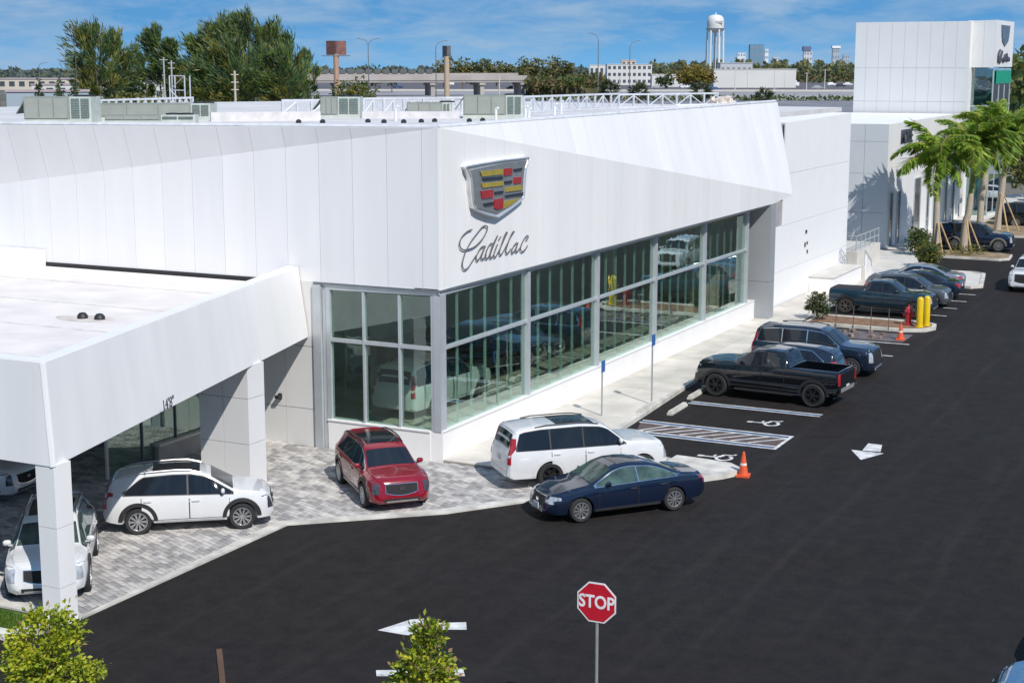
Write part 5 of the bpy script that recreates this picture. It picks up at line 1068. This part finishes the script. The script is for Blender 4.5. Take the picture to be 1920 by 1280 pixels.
# ------------------------------------------------------------------ vehicles
def interp(P, x):
    if x <= P[0][0]: return P[0][1]
    for (a, u), (b, v) in zip(P, P[1:]):
        if x <= b: return u + (v - u) * (x - a) / (b - a)
    return P[-1][1]
CT = {}
CT['crossover'] = dict(L=4.60, fa=1.42, ra=-1.36, rw=.365, tw=.245, clad=.44, arch=.46, mirror=(.92, 1.07),
    T=[(-2.3, .60), (-2.285, .93), (-2.2, 1.10), (-2.02, 1.42), (-1.88, 1.515), (-1.3, 1.60), (-.4, 1.645), (.1, 1.63), (.42, 1.56), (.6, 1.49), (1.2, 1.12), (1.30, 1.08), (1.75, 1.03), (2.05, .975), (2.16, .92), (2.225, .82), (2.27, .62), (2.3, .46)],
    B=[(-2.3, .57), (-2.26, .90), (-2.1, 1.06), (-1.5, 1.06), (-.5, 1.03), (1.1, .98), (1.4, .97), (1.9, .91), (2.12, .84), (2.24, .62), (2.3, .43)],
    W=[(-2.3, .68), (-2.25, .78), (-2.1, .87), (-1.8, .925), (-1.3, .945), (0, .93), (1.4, .945), (1.8, .935), (2.05, .89), (2.2, .79), (2.27, .69), (2.3, .60)],
    R=[(-2.3, .6), (-2.15, .64), (-1.9, .61), (-1.2, .64), (.3, .63), (.6, .66), (1.2, .76), (1.7, .77), (2.05, .70), (2.3, .45)],
    U=[(-2.3, .42), (-2.2, .32), (-1.9, .26), (1.9, .24), (2.2, .26), (2.3, .34)],
    win=(-1.72, 1.16, .75, (-.02,)), wind=(.62, 1.20), rearw=(-2.18, -2.02), sun=(-.95, .32), rails=True,
    grille=(.46, .52, .82), head=(.17, 0, .56, .90), tail=(.20, 0, .74, 1.16), doors=((-1.25, .0), (.03, 1.08)))
CT['suv'] = dict(L=5.38, fa=1.75, ra=-1.32, rw=.42, tw=.275, clad=.46, arch=.52, mirror=(1.0, 1.30),
    T=[(-2.69, .62), (-2.675, 1.12), (-2.62, 1.24), (-2.46, 1.74), (-2.34, 1.85), (-1.6, 1.92), (-.3, 1.93), (.35, 1.88), (.62, 1.80), (1.22, 1.33), (1.36, 1.285), (2.1, 1.25), (2.48, 1.19), (2.58, 1.12), (2.64, .90), (2.69, .52)],
    B=[(-2.69, .6), (-2.66, 1.08), (-2.5, 1.22), (-1, 1.21), (1.2, 1.19), (2.1, 1.15), (2.48, 1.08), (2.62, .85), (2.69, .50)],
    W=[(-2.69, .84), (-2.62, .94), (-2.4, .99), (-1.4, 1.03), (0, 1.02), (1.75, 1.03), (2.2, 1.015), (2.48, .97), (2.62, .88), (2.69, .80)],
    R=[(-2.69, .74), (-2.4, .75), (-2, .76), (.4, .75), (.62, .77), (1.2, .86), (2.1, .86), (2.5, .74), (2.69, .6)],
    U=[(-2.69, .42), (-2.5, .32), (2.4, .28), (2.69, .34)],
    win=(-2.40, 1.18, 3.5, (-1.30, -.2, )), wind=(.64, 1.22), rearw=(-2.60, -2.46), sun=(-1.0, .25), rails=True,
    grille=(.58, .58, 1.08), head=(.22, 0, .66, 1.08), tail=(.14, 0, .84, 1.62), doors=((-1.28, -.18), (-.15, 1.0)))
CT['sedan'] = dict(L=5.03, fa=1.56, ra=-1.41, rw=.345, tw=.24, clad=.0, arch=.40, mirror=(.72, .98),
    T=[(-2.51, .60), (-2.49, .86), (-2.40, .985), (-1.95, 1.03), (-1.72, 1.05), (-1.05, 1.335), (-.75, 1.415), (-.15, 1.47), (.2, 1.455), (.48, 1.38), (1.15, 1.035), (1.3, .985), (1.85, .915), (2.2, .81), (2.38, .69), (2.47, .52), (2.51, .38)],
    B=[(-2.51, .56), (-2.46, .82), (-2.2, .95), (-1.6, .985), (-.5, .96), (1.1, .915), (1.8, .83), (2.2, .72), (2.4, .58), (2.51, .35)],
    W=[(-2.51, .70), (-2.45, .80), (-2.25, .87), (-1.5, .925), (0, .93), (1.5, .925), (1.95, .89), (2.25, .80), (2.42, .67), (2.51, .5)],
    R=[(-2.51, .6), (-2.0, .74), (-1.7, .70), (-1.0, .60), (.0, .60), (.45, .63), (1.15, .74), (1.85, .74), (2.25, .62), (2.51, .42)],
    U=[(-2.51, .40), (-2.3, .27), (-1.8, .22), (1.9, .2), (2.3, .2), (2.51, .27)],
    win=(-1.62, 1.10, .62, (-.28,)), wind=(.52, 1.14), rearw=(-1.68, -1.07), sun=(-.45, .25), rails=False,
    grille=(.34, .40, .70), head=(.30, 0, .56, .74), tail=(.32, 0, .72, .92), doors=((-1.2, -.27), (-.24, .98)))
CT['pickup'] = dict(L=5.90, fa=1.98, ra=-1.95, rw=.45, tw=.29, clad=.56, arch=.54, mirror=(.95, 1.40),
    T=[(-2.95, .80), (-2.94, 1.36), (-2.9, 1.40), (-.98, 1.40), (-.92, 1.44), (-.74, 1.86), (-.62, 1.93), (.0, 1.975), (.45, 1.93), (.62, 1.87), (1.18, 1.46), (1.32, 1.415), (2.2, 1.385), (2.70, 1.33), (2.83, 1.24), (2.90, .98), (2.95, .60)],
    B=[(-2.95, .75), (-2.93, 1.32), (-2.8, 1.37), (-.9, 1.36), (1.2, 1.31), (2.2, 1.29), (2.70, 1.20), (2.88, .9), (2.95, .57)],
    W=[(-2.95, .93), (-2.9, .97), (-1.9, 1.0), (-.9, .985), (0, .985), (1.9, 1.01), (2.4, 1.0), (2.75, .97), (2.88, .92), (2.95, .86)],
    R=[(-2.95, .9), (-1.0, .9), (-.9, .80), (-.7, .72), (.4, .72), (.62, .74), (1.18, .84), (2.2, .86), (2.7, .76), (2.95, .62)],
    U=[(-2.95, .60), (-2.7, .50), (2.5, .42), (2.95, .48)],
    win=(-.82, 1.14, 6, (.12,)), wind=(.64, 1.2), rearw=(-.92, -.72), sun=None, rails=False,
    grille=(.60, .72, 1.20), head=(.24, 0, .86, 1.20), tail=(.15, 0, .90, 1.33), doors=((-.78, .14), (.17, 1.05)), bed=(-2.84, -1.02, .80))

def section(c, x):
    T, B, W_, R, U = (interp(c[k], x) for k in 'TBWRU'); B = min(B, T - .03); h = T - B; rr = min(.075, h * .42); R = min(R, W_ * .93)
    p = [(0, U), (W_ * .82, U), (W_ * .94, U + .05), (W_ * .985, U + (B - U) * .32), (W_, U + (B - U) * .60), (W_ * .99, U + (B - U) * .82), (W_ * .955, B)]
    a, b = (W_ * .93, B + .008), (R, T - rr)
    p += [a, (a[0] * .66 + b[0] * .34, a[1] * .66 + b[1] * .34), (a[0] * .33 + b[0] * .67, a[1] * .33 + b[1] * .67), b, (R - rr * .35, T - rr * .4), (R - rr * 1.0, T - rr * .1), (R * .55, T + .008), (0, T + .016)]
    return p
def ysec(c, x, z):
    p = section(c, x)[2:11]
    if z <= p[0][1]: return p[0][0]
    for a, b in zip(p, p[1:]):
        if z <= b[1]: return a[0] + (b[0] - a[0]) * (z - a[1]) / max(1e-6, b[1] - a[1])
    return p[-1][0]
def zsec(c, x, y):
    p = section(c, x)[6:][::-1]; y = abs(y)
    for a, b in zip(p, p[1:]):
        if y <= b[0]: return a[1] + (b[1] - a[1]) * (y - a[0]) / max(1e-6, b[0] - a[0])
    return p[-1][1]
def xend(c, y, z, s):
    y = abs(y); x = s * c['L'] / 2
    def ins(x):
        return z <= zsec(c, x, y) and y <= ysec(c, x, z) and z >= interp(c['U'], x)
    k = 0
    while not ins(x) and k < 60: x -= s * .02; k += 1
    lo, hi = x, x + s * .02
    for _ in range(7):
        m_ = (lo + hi) / 2
        if ins(m_): lo = m_
        else: hi = m_
    return min(lo, c['L'] / 2) if s > 0 else max(lo, -c['L'] / 2)
def gridpatch(outer, inner):
    nu, nv = len(outer), len(outer[0]); mb = MB(); vs = [p for r in outer for p in r] + [p for r in inner for p in r]; o = nu * nv; fs = []
    I = lambda i, j: i * nv + j
    for i in range(nu - 1):
        for j in range(nv - 1): fs += [(I(i, j), I(i + 1, j), I(i + 1, j + 1), I(i, j + 1))]
    bd = [I(i, 0) for i in range(nu)] + [I(nu - 1, j) for j in range(1, nv)] + [I(i, nv - 1) for i in range(nu - 2, -1, -1)] + [I(0, j) for j in range(nv - 2, 0, -1)]
    for k in range(len(bd)):
        a, b = bd[k], bd[(k + 1) % len(bd)]; fs.append((b, a, a + o, b + o))
    return mb.add(vs, fs)
def orient(mb, nrm):                                   # make the first face point along nrm
    f = mb.f[len(mb.f) // 4]; a, b, c_ = (Vector(mb.v[i]) for i in f[:3])
    if (b - a).cross(c_ - a).dot(Vector(nrm)) < 0: mb.f = [tuple(reversed(q)) for q in mb.f]
    return mb
def side_patch(c, s, xs, zlo, zhi, off, n=4, t=.02):
    out, inn = [], []
    for x in xs:
        a, b = zlo(x), zhi(x); r, q = [], []
        for j in range(n + 1):
            z = a + (b - a) * j / n; y = ysec(c, x, z); r.append((x, s * (y + off), z)); q.append((x, s * (y + off - t), z))
        out.append(r); inn.append(q)
    return orient(gridpatch(out, inn), (0, s, .1))
def top_patch(c, x0, x1, hw, off, n=8, nx=6, t=.02):
    out, inn = [], []
    for i in range(nx + 1):
        x = x0 + (x1 - x0) * i / nx; w = hw(x); r, q = [], []
        for j in range(n + 1):
            y = -w + 2 * w * j / n; z = zsec(c, x, y); r.append((x, y, z + off)); q.append((x, y, z + off - t))
        out.append(r); inn.append(q)
    return orient(gridpatch(out, inn), (0, 0, 1))
def end_patch(c, s, ys, zlo, zhi, off, n=4, t=.03):
    out, inn = [], []
    for y in ys:
        r, q = [], []
        for j in range(n + 1):
            z = zlo(y) + (zhi(y) - zlo(y)) * j / n; x = xend(c, y, z, s); r.append((x + s * off, y * 1.004, z)); q.append((x + s * (off - t), y, z))
        out.append(r); inn.append(q)
    return orient(gridpatch(out, inn), (s, 0, .1))
def lin(a, b, n): return [a + (b - a) * i / n for i in range(n + 1)]
def boolean(mb, cutters, nm):
    base = link('tmp', mb.mesh('tmp', [black_plastic, black_plastic, black_plastic])); tmp = []
    for cb in cutters:
        o = link('cut', cb.mesh('cut', [black_plastic, black_plastic, black_plastic])); o.data.polygons.foreach_set('material_index', [2] * len(o.data.polygons)); tmp.append(o)
        md = base.modifiers.new('b', 'BOOLEAN'); md.operation = 'DIFFERENCE'; md.object = o; md.solver = 'EXACT'; md.material_mode = 'INDEX'
    dg = bpy.context.evaluated_depsgraph_get(); me = bpy.data.meshes.new_from_object(base.evaluated_get(dg)); me.name = nm
    for o in tmp + [base]: bpy.data.objects.remove(o)
    return me
GEO = {}
def wheel_geo(rw, tw, style):
    k = (rw, tw, style)
    if k in GEO: return GEO[k]
    h = tw / 2
    ty = MB().lathe([(rw * .66, -h * .9), (rw * .90, -h), (rw * .985, -h * .72), (rw, -h * .3), (rw, h * .3), (rw * .985, h * .72), (rw * .90, h), (rw * .70, h * .93), (rw * .66, h * .7)], 28, 0, 'Y')
    ri = MB(); r1 = rw * .69
    ri.lathe([(r1, h * .5), (r1, h * .96), (r1 * .93, h * .98), (r1 * .90, h * .8), (r1 * .88, h * .1)], 28, 0, 'Y'); ri.lathe([(r1 * .9, h * .12), (0.001, h * .12)], 28, 1, 'Y'); ri.lathe([(r1 * .22, h * .5), (r1 * .2, h * .93), (0.001, h * .95)], 12, 0, 'Y')
    ns = 10 if style == 'ten' else 6
    for i in range(ns):
        a = 2 * pi * i / ns
        for da in ((-.10, .10) if style == 'ten' else (-.17, .17)):
            c0, c1 = a + da * .4, a + da; w = r1 * .05
            p = [Vector((cos(c0) * r1 * .2, h * .9, sin(c0) * r1 * .2)), Vector((cos(c1) * r1 * .93, h * .88, sin(c1) * r1 * .93))]; d = (p[1] - p[0]).normalized(); n_ = Vector((-d.z, 0, d.x)) * w
            ri.slab3([p[0] - n_ * .8, p[0] + n_ * .8, p[1] + n_, p[1] - n_], (0, 1, 0), .04)
    GEO[k] = (ty, ri); return GEO[k]
def car_geo(kind, bedopen=True):
    key = (kind, bedopen)
    if key in GEO: return GEO[key]
    c = CT[kind]; H2 = c['L'] / 2
    xs = sorted(set([round(v, 3) for k in 'TBWRU' for v, _ in c[k]] + [round(v, 3) for v in lin(-H2, H2, 44)]))
    xs = [x for i, x in enumerate(xs) if i == 0 or x - xs[i - 1] > .012]
    mb = MB(); ns = None
    for x in xs:
        p = section(c, x); ring = [(y, z) for y, z in p] + [(-y, z) for y, z in p[-2:0:-1]]; ns = len(ring); mb.v += [(x, y, z) for y, z in ring]
    n = len(xs)
    for i in range(n - 1):
        for k in range(ns):
            k2 = (k + 1) % ns; q = (i * ns + k, i * ns + k2, (i + 1) * ns + k2, (i + 1) * ns + k); zc = sum(mb.v[v][2] for v in q) / 4; mb.f.append(q); mb.m.append(1 if zc < c['clad'] else 0)
    mb.f += [tuple(range(ns - 1, -1, -1)), tuple(range((n - 1) * ns, n * ns))]; mb.m += [1 if c['clad'] else 0, 1 if c['clad'] else 0]
    bmx = bmesh.new(); me_ = bpy.data.meshes.new('t'); me_.from_pydata(mb.v, [], mb.f); bmx.from_mesh(me_); bmesh.ops.recalc_face_normals(bmx, faces=bmx.faces); bmx.to_mesh(me_); mb.f = [tuple(p.vertices) for p in me_.polygons]; bmx.free(); bpy.data.meshes.remove(me_)
    ar = c['rw'] + .055; cb = MB()
    for ax in (c['fa'], c['ra']):
        for s in (-1, 1):
            y0, y1 = s * .60, s * 1.2; lo, hi = min(y0, y1), max(y0, y1); cb.lathe([(0.0001, lo), (ar, lo), (ar, hi), (0.0001, hi)], 30, 0, 'Y', (ax, 0, c['rw'] * 1.0))
    def fixn(m_):
        b_ = bmesh.new(); q = bpy.data.meshes.new('t'); q.from_pydata(m_.v, [], m_.f); b_.from_mesh(q); bmesh.ops.remove_doubles(b_, verts=b_.verts, dist=.0005); bmesh.ops.recalc_face_normals(b_, faces=b_.faces); b_.to_mesh(q); b_.free(); r = MB(); r.v = [tuple(v.co) for v in q.vertices]; r.f = [tuple(p.vertices) for p in q.polygons]; r.m = [0] * len(r.f); bpy.data.meshes.remove(q); return r
    cuts = [fixn(cb)]
    if 'bed' in c and bedopen: x0, x1, z0 = c['bed']; cuts.append(fixn(MB().bx(x0, x1, -.78, .78, z0, 2.2)))
    body = boolean(mb, cuts, 'body'); body.polygons.foreach_set('use_smooth', [True] * len(body.polygons)); body.set_sharp_from_angle(angle=radians(32))
    G = dict(body=body); P = []
    # side glass between pillars
    x0, x1, slant, pil = c['win']
    zl = lambda x: interp(c['B'], x) + .035
    zh = lambda x: max(zl(x) + .004, min(interp(c['T'], x) - .095, zl(x) + .05 + (x - x0) * slant))
    xe = x1
    while xe > 0 and interp(c['T'], xe) - .095 < zl(xe) + .03: xe -= .02
    cutsx = [x0] + list(pil) + [xe]
    for s in (-1, 1):
        P.append(('window_trim', 'trim', side_patch(c, s, lin(x0 - .03, xe + .05, 26), lambda x: zl(x) - .022, lambda x: max(zl(x) + .01, zh(max(x, x0)) + .022), .004, 4, .015), 25))
        for a, b in zip(cutsx, cutsx[1:]):
            P.append(('side_window', 'glass', side_patch(c, s, lin(a + .025, b - .025, 10), zl, zh, .011), 25))
        for a, b in c['doors']:
            bs = interp(c['U'], 0) + .14
            P.append(('door_seal', 'black', side_patch(c, s, lin(a - .018, b + .018, 8), lambda x: max(bs, .30 + (max(0, ar - .02 - abs(x - c['ra'])) * 1.2)) - .018, lambda x: interp(c['B'], x) + .005, .0035, 6, .015), 25))
            P.append(('door', 'paint', side_patch(c, s, lin(a, b, 8), lambda x: max(bs, .30 + (max(0, ar - .02 - abs(x - c['ra'])) * 1.2)), lambda x: interp(c['B'], x) - .012, .010, 6, .02), 25))
            hx = a + .16 if b - a > .5 else a; hz_ = interp(c['B'], hx) - .12; y = ysec(c, hx, hz_)
            P.append(('handle>door', 'handle', MB().box((hx, s * (y + .03), hz_), (.2, .035, .035)), None))
        mx, mz = c['mirror']; y = ysec(c, mx, mz)
        m_ = MB().lathe([(.03, -.02), (.07, 0), (.08, .05), (.075, .12), (.05, .16), (0.001, .17)], 10, 0, 'Y'); m_.v = [(v[0] * .75 + mx, s * (v[1] + y + .06), v[2] * .95 + mz + .05) for v in m_.v]
        if s < 0: m_.f = [tuple(reversed(f)) for f in m_.f]
        m_.box((mx, s * (y + .03), mz - .01), (.06, .14, .03)); P.append(('mirror', 'paint', m_, 50))
        for nm_, mk_, e_, (w_, _, z0, z1) in (('headlight', 'head', 1, c['head']), ('taillight', 'tail', -1, c['tail'])):
            xr = e_ * (c['L'] / 2 - (.20 if e_ > 0 else .14)); out, inn = [], []
            for i in range(6):
                r1, r2 = [], []
                for j in range(6):
                    z = z0 + (z1 - z0) * j / 5; yo = ysec(c, xr - (e_ * .22 if z > interp(c['B'], xr) else 0), z) - .012; y = yo - w_ * (1 - i / 5); x = xend(c, y, z, e_)
                    if abs(x) < abs(xr) - .5: x = xr - e_ * .1
                    r1.append((x + e_ * .012, s * (y + .006 * i / 5), z)); r2.append((x - e_ * .03, s * (y - .01), z))
                out.append(r1); inn.append(r2)
            P.append((nm_, mk_, orient(gridpatch(out, inn), (e_, 0, .1)), 30))
        if c['clad']:
            for ax in (c['fa'], c['ra']):
                out, inn = [], []
                for i in range(19):
                    a = pi * i / 18; r1, r2 = [], []
                    for rr in (ar, (ar + c['arch'] + .06) / 2 + .01, c['arch'] + .07):
                        x, z = ax + rr * cos(a), c['rw'] + rr * sin(a); y = ysec(c, x, z); r1.append((x, s * (y + .016), z)); r2.append((x, s * (y - .02), z))
                    out.append(r1); inn.append(r2)
                P.append(('wheel_arch', 'clad', orient(gridpatch(out, inn), (0, s, 0)), 30))
        xa, xb = c['ra'] + ar + .05, c['fa'] - ar - .05; zs_ = interp(c['U'], 0)
        P.append(('sill', 'sill', side_patch(c, s, lin(xa, xb, 6), lambda x: zs_ + .05, lambda x: zs_ + .11, .02, 2), None))
        if c['rails']:
            pts = [(x, s * (interp(c['R'], x) - .05), interp(c['T'], x) + (.035 if 0 < i < 6 else -.0)) for i, x in enumerate(lin(-1.75, .35, 6))]; P.append(('roof_rail', 'rail', MB().tube(pts, .022, 6), 50))
    a, b = c['wind']; P.append(('windscreen', 'wglass', top_patch(c, a, b, lambda x: interp(c['R'], x) - .055 - .0, .010, 10, 6), 40))
    a, b = c['rearw']; P.append(('rear_window', 'glass', top_patch(c, a, b, lambda x: interp(c['R'], x) - .07, .010, 8, 5), 40))
    if c['sun']: a, b = c['sun']; P.append(('sunroof', 'roofglass', top_patch(c, a, b, lambda x: interp(c['R'], x) - .13, .010, 8, 6), 40))
    w, z0, z1 = c['grille']
    P.append(('grille', 'chrome', end_patch(c, 1, lin(-w - .02, w + .02, 10), lambda y: z0 - .018 + .08 * (abs(y) / w) ** 2, lambda y: z1 + .018, .006), 30)); P.append(('grille_mesh>grille', 'black', end_patch(c, 1, lin(-w, w, 10), lambda y: z0 + .08 * (abs(y) / w) ** 2, lambda y: z1, .014), 30))
    zc = (z0 + z1) / 2; xg = xend(c, 0, zc, 1); P.append(('emblem', 'chrome', MB().box((xg + .025, 0, zc + .03), (.02, .14, .09)), None))
    P.append(('bumper_trim', 'clad', end_patch(c, 1, lin(-w * 1.15, w * 1.15, 8), lambda y: interp(c['U'], H2 - .1) + .06, lambda y: z0 - .10, .010), 30))
    P.append(('skid_trim', 'skid', end_patch(c, 1, lin(-w * 1.0, w * 1.0, 8), lambda y: interp(c['U'], H2 - .1) + .05, lambda y: interp(c['U'], H2 - .1) + .10, .016, 2), 30))
    zt = c['tail'][2] + .12; P.append(('licence_plate', 'plate', end_patch(c, -1, [-.16, 0, .16], lambda y: zt - (.12 if kind != 'pickup' else .3), lambda y: zt + .03 - (.0 if kind != 'pickup' else .2), .012, 2), None))
    P.append(('rear_bumper_trim', 'clad' if kind != 'pickup' else 'skid', end_patch(c, -1, lin(-.72, .72, 8), lambda y: interp(c['U'], -H2 + .06) + .04, lambda y: interp(c['U'], -H2 + .06) + .2, .012), 30))
    if kind in ('crossover', 'suv'):
        a = c['rearw'][1] if kind == 'crossover' else c['rearw'][1] + .02; P.append(('spoiler', 'paint', top_patch(c, a - .10, a + .16, lambda x: interp(c['R'], a + .16) - .02, .03, 6, 2, .035), 30))
    if kind == 'pickup':
        P.append(('tailgate_panel', 'paint', end_patch(c, -1, lin(-.74, .74, 6), lambda y: .78, lambda y: 1.33, .010), 30))
        P.append(('roof_lamp', 'black', MB().box((-.70, 0, 1.93), (.05, .3, .03)), None))
        if not bedopen: P.append(('tonneau_cover', 'black', top_patch(c, -2.88, -1.04, lambda x: .86, .02, 4, 4, .03), 30))
        for s in (-1, 1): P.append(('running_board', 'sill', MB().box(((c['fa'] + c['ra']) / 2, s * .97, .40), (2.35, .14, .06)), None))
    if kind == 'sedan': P.append(('boot_lid', 'paint', top_patch(c, -2.38, -1.78, lambda x: .66, .006, 6, 4, .015), 30))
    P.append(('bonnet', 'paint', top_patch(c, c['wind'][1] + .06, H2 - .36, lambda x: interp(c['R'], x) - .04, .006, 8, 8, .015), 30))
    G['parts'] = P; GEO[key] = G; return G
def car(kind, label, cat, pos, heading, col, rim='ten', rimmat=None, trim=None, scale=1.0, bedopen=True, glass=None, group=None, clad=None, head=None, sunroof=True, rail=None, fplate=False, name=None, sz=1.0, handle=None, sill=None):
    g = car_geo(kind, bedopen); c = CT[kind]
    t = thing(name or {'crossover': 'crossover_car', 'suv': 'large_suv', 'sedan': 'sedan_car', 'pickup': 'pickup_truck'}[kind], label, cat, (pos[0], pos[1], pos[2] if len(pos) > 2 else .006), heading, group); t.scale = (scale, scale, scale * sz)
    pm = col; cl = clad or (black_plastic if c['clad'] else col)
    mm = dict(paint=pm, trim=trim or black_plastic, glass=glass or car_glass, wglass=glass or car_glass, roofglass=car_glass, head=head or head_m, tail=tail_m, clad=cl, sill=sill or clad or (black_plastic if c['clad'] else chrome), rail=rail or black_plastic, chrome=chrome, black=M('grille_black', (.012, .012, .013), .75, 0, .4, 30), skid=M('skid_silver', (.5, .5, .5), .35, .6), plate=M('plate', (.6, .62, .63), .5), handle=handle or pm)
    me = g['body'].copy(); me.name = 'body'; me.materials.clear()
    for m_ in (pm, cl, rim_dark): me.materials.append(m_)
    part('body', me, None, t); last = {}
    for nm, mk, mb, sm_ in g['parts']:
        if nm == 'sunroof' and not sunroof: continue
        pn = nm.split('>'); par = last[pn[1]] if len(pn) > 1 else t
        last[pn[0]] = part(pn[0], mb, mm[mk], par, smooth=sm_)
    ty, ri = wheel_geo(c['rw'], c['tw'], rim); kt = ('wm', c['rw'], rim, (rimmat or silver_rim).name)
    if kt not in GEO: GEO[kt] = (ty.mesh('tyre', rubber, 40), ri.mesh('rim', [rimmat or silver_rim, rim_dark], 40))
    for ax in (c['fa'], c['ra']):
        for s in (-1, 1):
            w = link('wheel', None, t, (ax, s * (interp(c['W'], ax) - c['tw'] / 2 + .012), c['rw']), 0 if s > 0 else pi); part('tyre', GEO[kt][0], None, w); part('rim', GEO[kt][1], None, w)
    if fplate: part('front_plate', MB().box((c['L'] / 2 + .02, 0, .42), (.02, .32, .16)), M('plate', (.6, .62, .63), .5), t)
    return t
WHT = paint('pearl_white', (.66, .665, .67)); RED = paint('deep_red', (.22, .004, .014), .0, .2); NAVY = paint('navy_blue', (.005, .011, .030), .0, .1); BLK = paint('gloss_black', (.004, .006, .009), 0, .1); TEAL = paint('dark_teal', (.009, .030, .048), .0, .14); SLATE = paint('slate_grey', (.10, .115, .13), .4, .3); DNAVY = paint('dark_navy', (.012, .022, .042), .15); SILV = paint('silver_blue', (.30, .33, .37), .5, .3); BLUE = paint('mid_blue', (.03, .09, .20), .3, .25)
def hd(dx, dy): return atan2(dy, dx)
car('crossover', 'white crossover with a black sunroof parked side on under the canopy edge', 'car', (-2.95, -8.98, .032), hd(2.23, 1.73), WHT, head=head_dark, sill=M('silver_sill', (.55, .55, .56), .35, .5), rail=M('silver_sill', (.55, .55, .56), .35, .5))
car('crossover', 'deep red crossover at the glass corner', 'car', (.13, -3.88, .032), hd(.735, -.678), RED, head=head_dark, trim=chrome, handle=chrome, sill=M('silver_sill', (.55, .55, .56), .35, .5))
car('crossover', 'white crossover facing the camera behind the canopy column', 'car', (-3.18, -14.05, .032), hd(.62, -.785), WHT, scale=1.03, head=head_m, glass=car_glass_green, rail=chrome)
car('crossover', 'white crossover cut off by the left edge under the canopy', 'car', (-11.0, -9.4, .032), hd(1, .12), WHT, head=head_dark)
car('suv', 'large white SUV with a long black sunroof beside the glass front', 'car', (4.76, .26, .05), hd(.70, .714), WHT, 'six', black_rim, trim=black_plastic, rail=black_plastic, clad=WHT, scale=.97)
car('sedan', 'navy blue sedan with silver wheels on the dark lot', 'car', (7.05, -2.22), hd(-.637, -.771), NAVY, trim=chrome, fplate=True, glass=car_glass_green, handle=chrome)
car('pickup', 'black crew cab pickup with an open bed, nose to the sidewalk', 'truck', (6.5, 14.6), hd(-.995, .08), BLK, 'six', black_rim, rail=black_plastic)
car('crossover', 'dark hatchback between the black pickup and the dark SUV', 'car', (6.15, 17.45), pi, DNAVY, trim=chrome, sunroof=False)
car('suv', 'dark SUV with chrome window trim, facing the lane past the black pickup', 'car', (6.45, 20.75), 0, DNAVY, trim=chrome, sunroof=False, clad=DNAVY, scale=.97)
car('pickup', 'dark teal pickup with a covered bed beside the mulch island', 'truck', (5.35, 37.15), 0, TEAL, 'six', M('bronze_rim', (.20, .17, .15), .35, .6), bedopen=False, scale=.90, clad=black_plastic)
car('crossover', 'slate grey crossover just behind the dark teal pickup', 'car', (5.75, 40.9), 0, SLATE, rail=chrome, sunroof=False)
car('sedan', 'dark sedan showing a red tail lamp behind the slate crossover', 'car', (5.5, 44.2), pi, DNAVY, sunroof=False)
car('sedan', 'silver blue sedan farthest back in the near row', 'car', (5.0, 47.2), pi, SILV, trim=chrome, sunroof=False)
car('suv', 'navy SUV with pale lower sides between the tall palms', 'car', (4.2, 68.7), hd(1, .05), NAVY, clad=paint('bronze_grey', (.30, .28, .25), .4), sunroof=False, scale=.98)
car('suv', 'black SUV parked beyond the tall palms', 'car', (5.6, 86.5), hd(1, .05), BLK, sunroof=False)
car('suv', 'white SUV cut off by the right edge, driving towards the camera', 'car', (10.75, 50.6), hd(-.02, -1), WHT, scale=.95, clad=WHT, sunroof=False)
car('sedan', 'white sedan far back at the right edge beyond the black SUV', 'car', (3.5, 111.5), hd(1, .1), WHT, sunroof=False)
car('crossover', 'dark blue crossover deeper in the far row at the right edge', 'car', (4.0, 121), hd(1, .1), DNAVY, sunroof=False)
car('suv', 'large white SUV inside the showroom seen through the corner glass', 'car', (-4.0, 6.6, .2), hd(.06, 1), WHT, clad=WHT)
car('sedan', 'black sedan deeper inside the showroom', 'car', (-5.5, 13.5, .2), hd(.5, 1), BLK)
car('sedan', 'pale blue sedan of which only a front corner shows at the lower right', 'car', (21.75, -11.9), hd(-1, -.05), paint('pale_blue', (.10, .22, .36), .4), sunroof=False)
car('suv', 'dark SUV just out of the picture at the lower right, only its shadow in view', 'car', (22.7, -8.9), pi, BLK, sunroof=False)
car('pickup', 'dark pickup out of the picture at the lower right, only its shadow in view', 'truck', (23.0, -5.7), pi, BLK, 'six', black_rim)
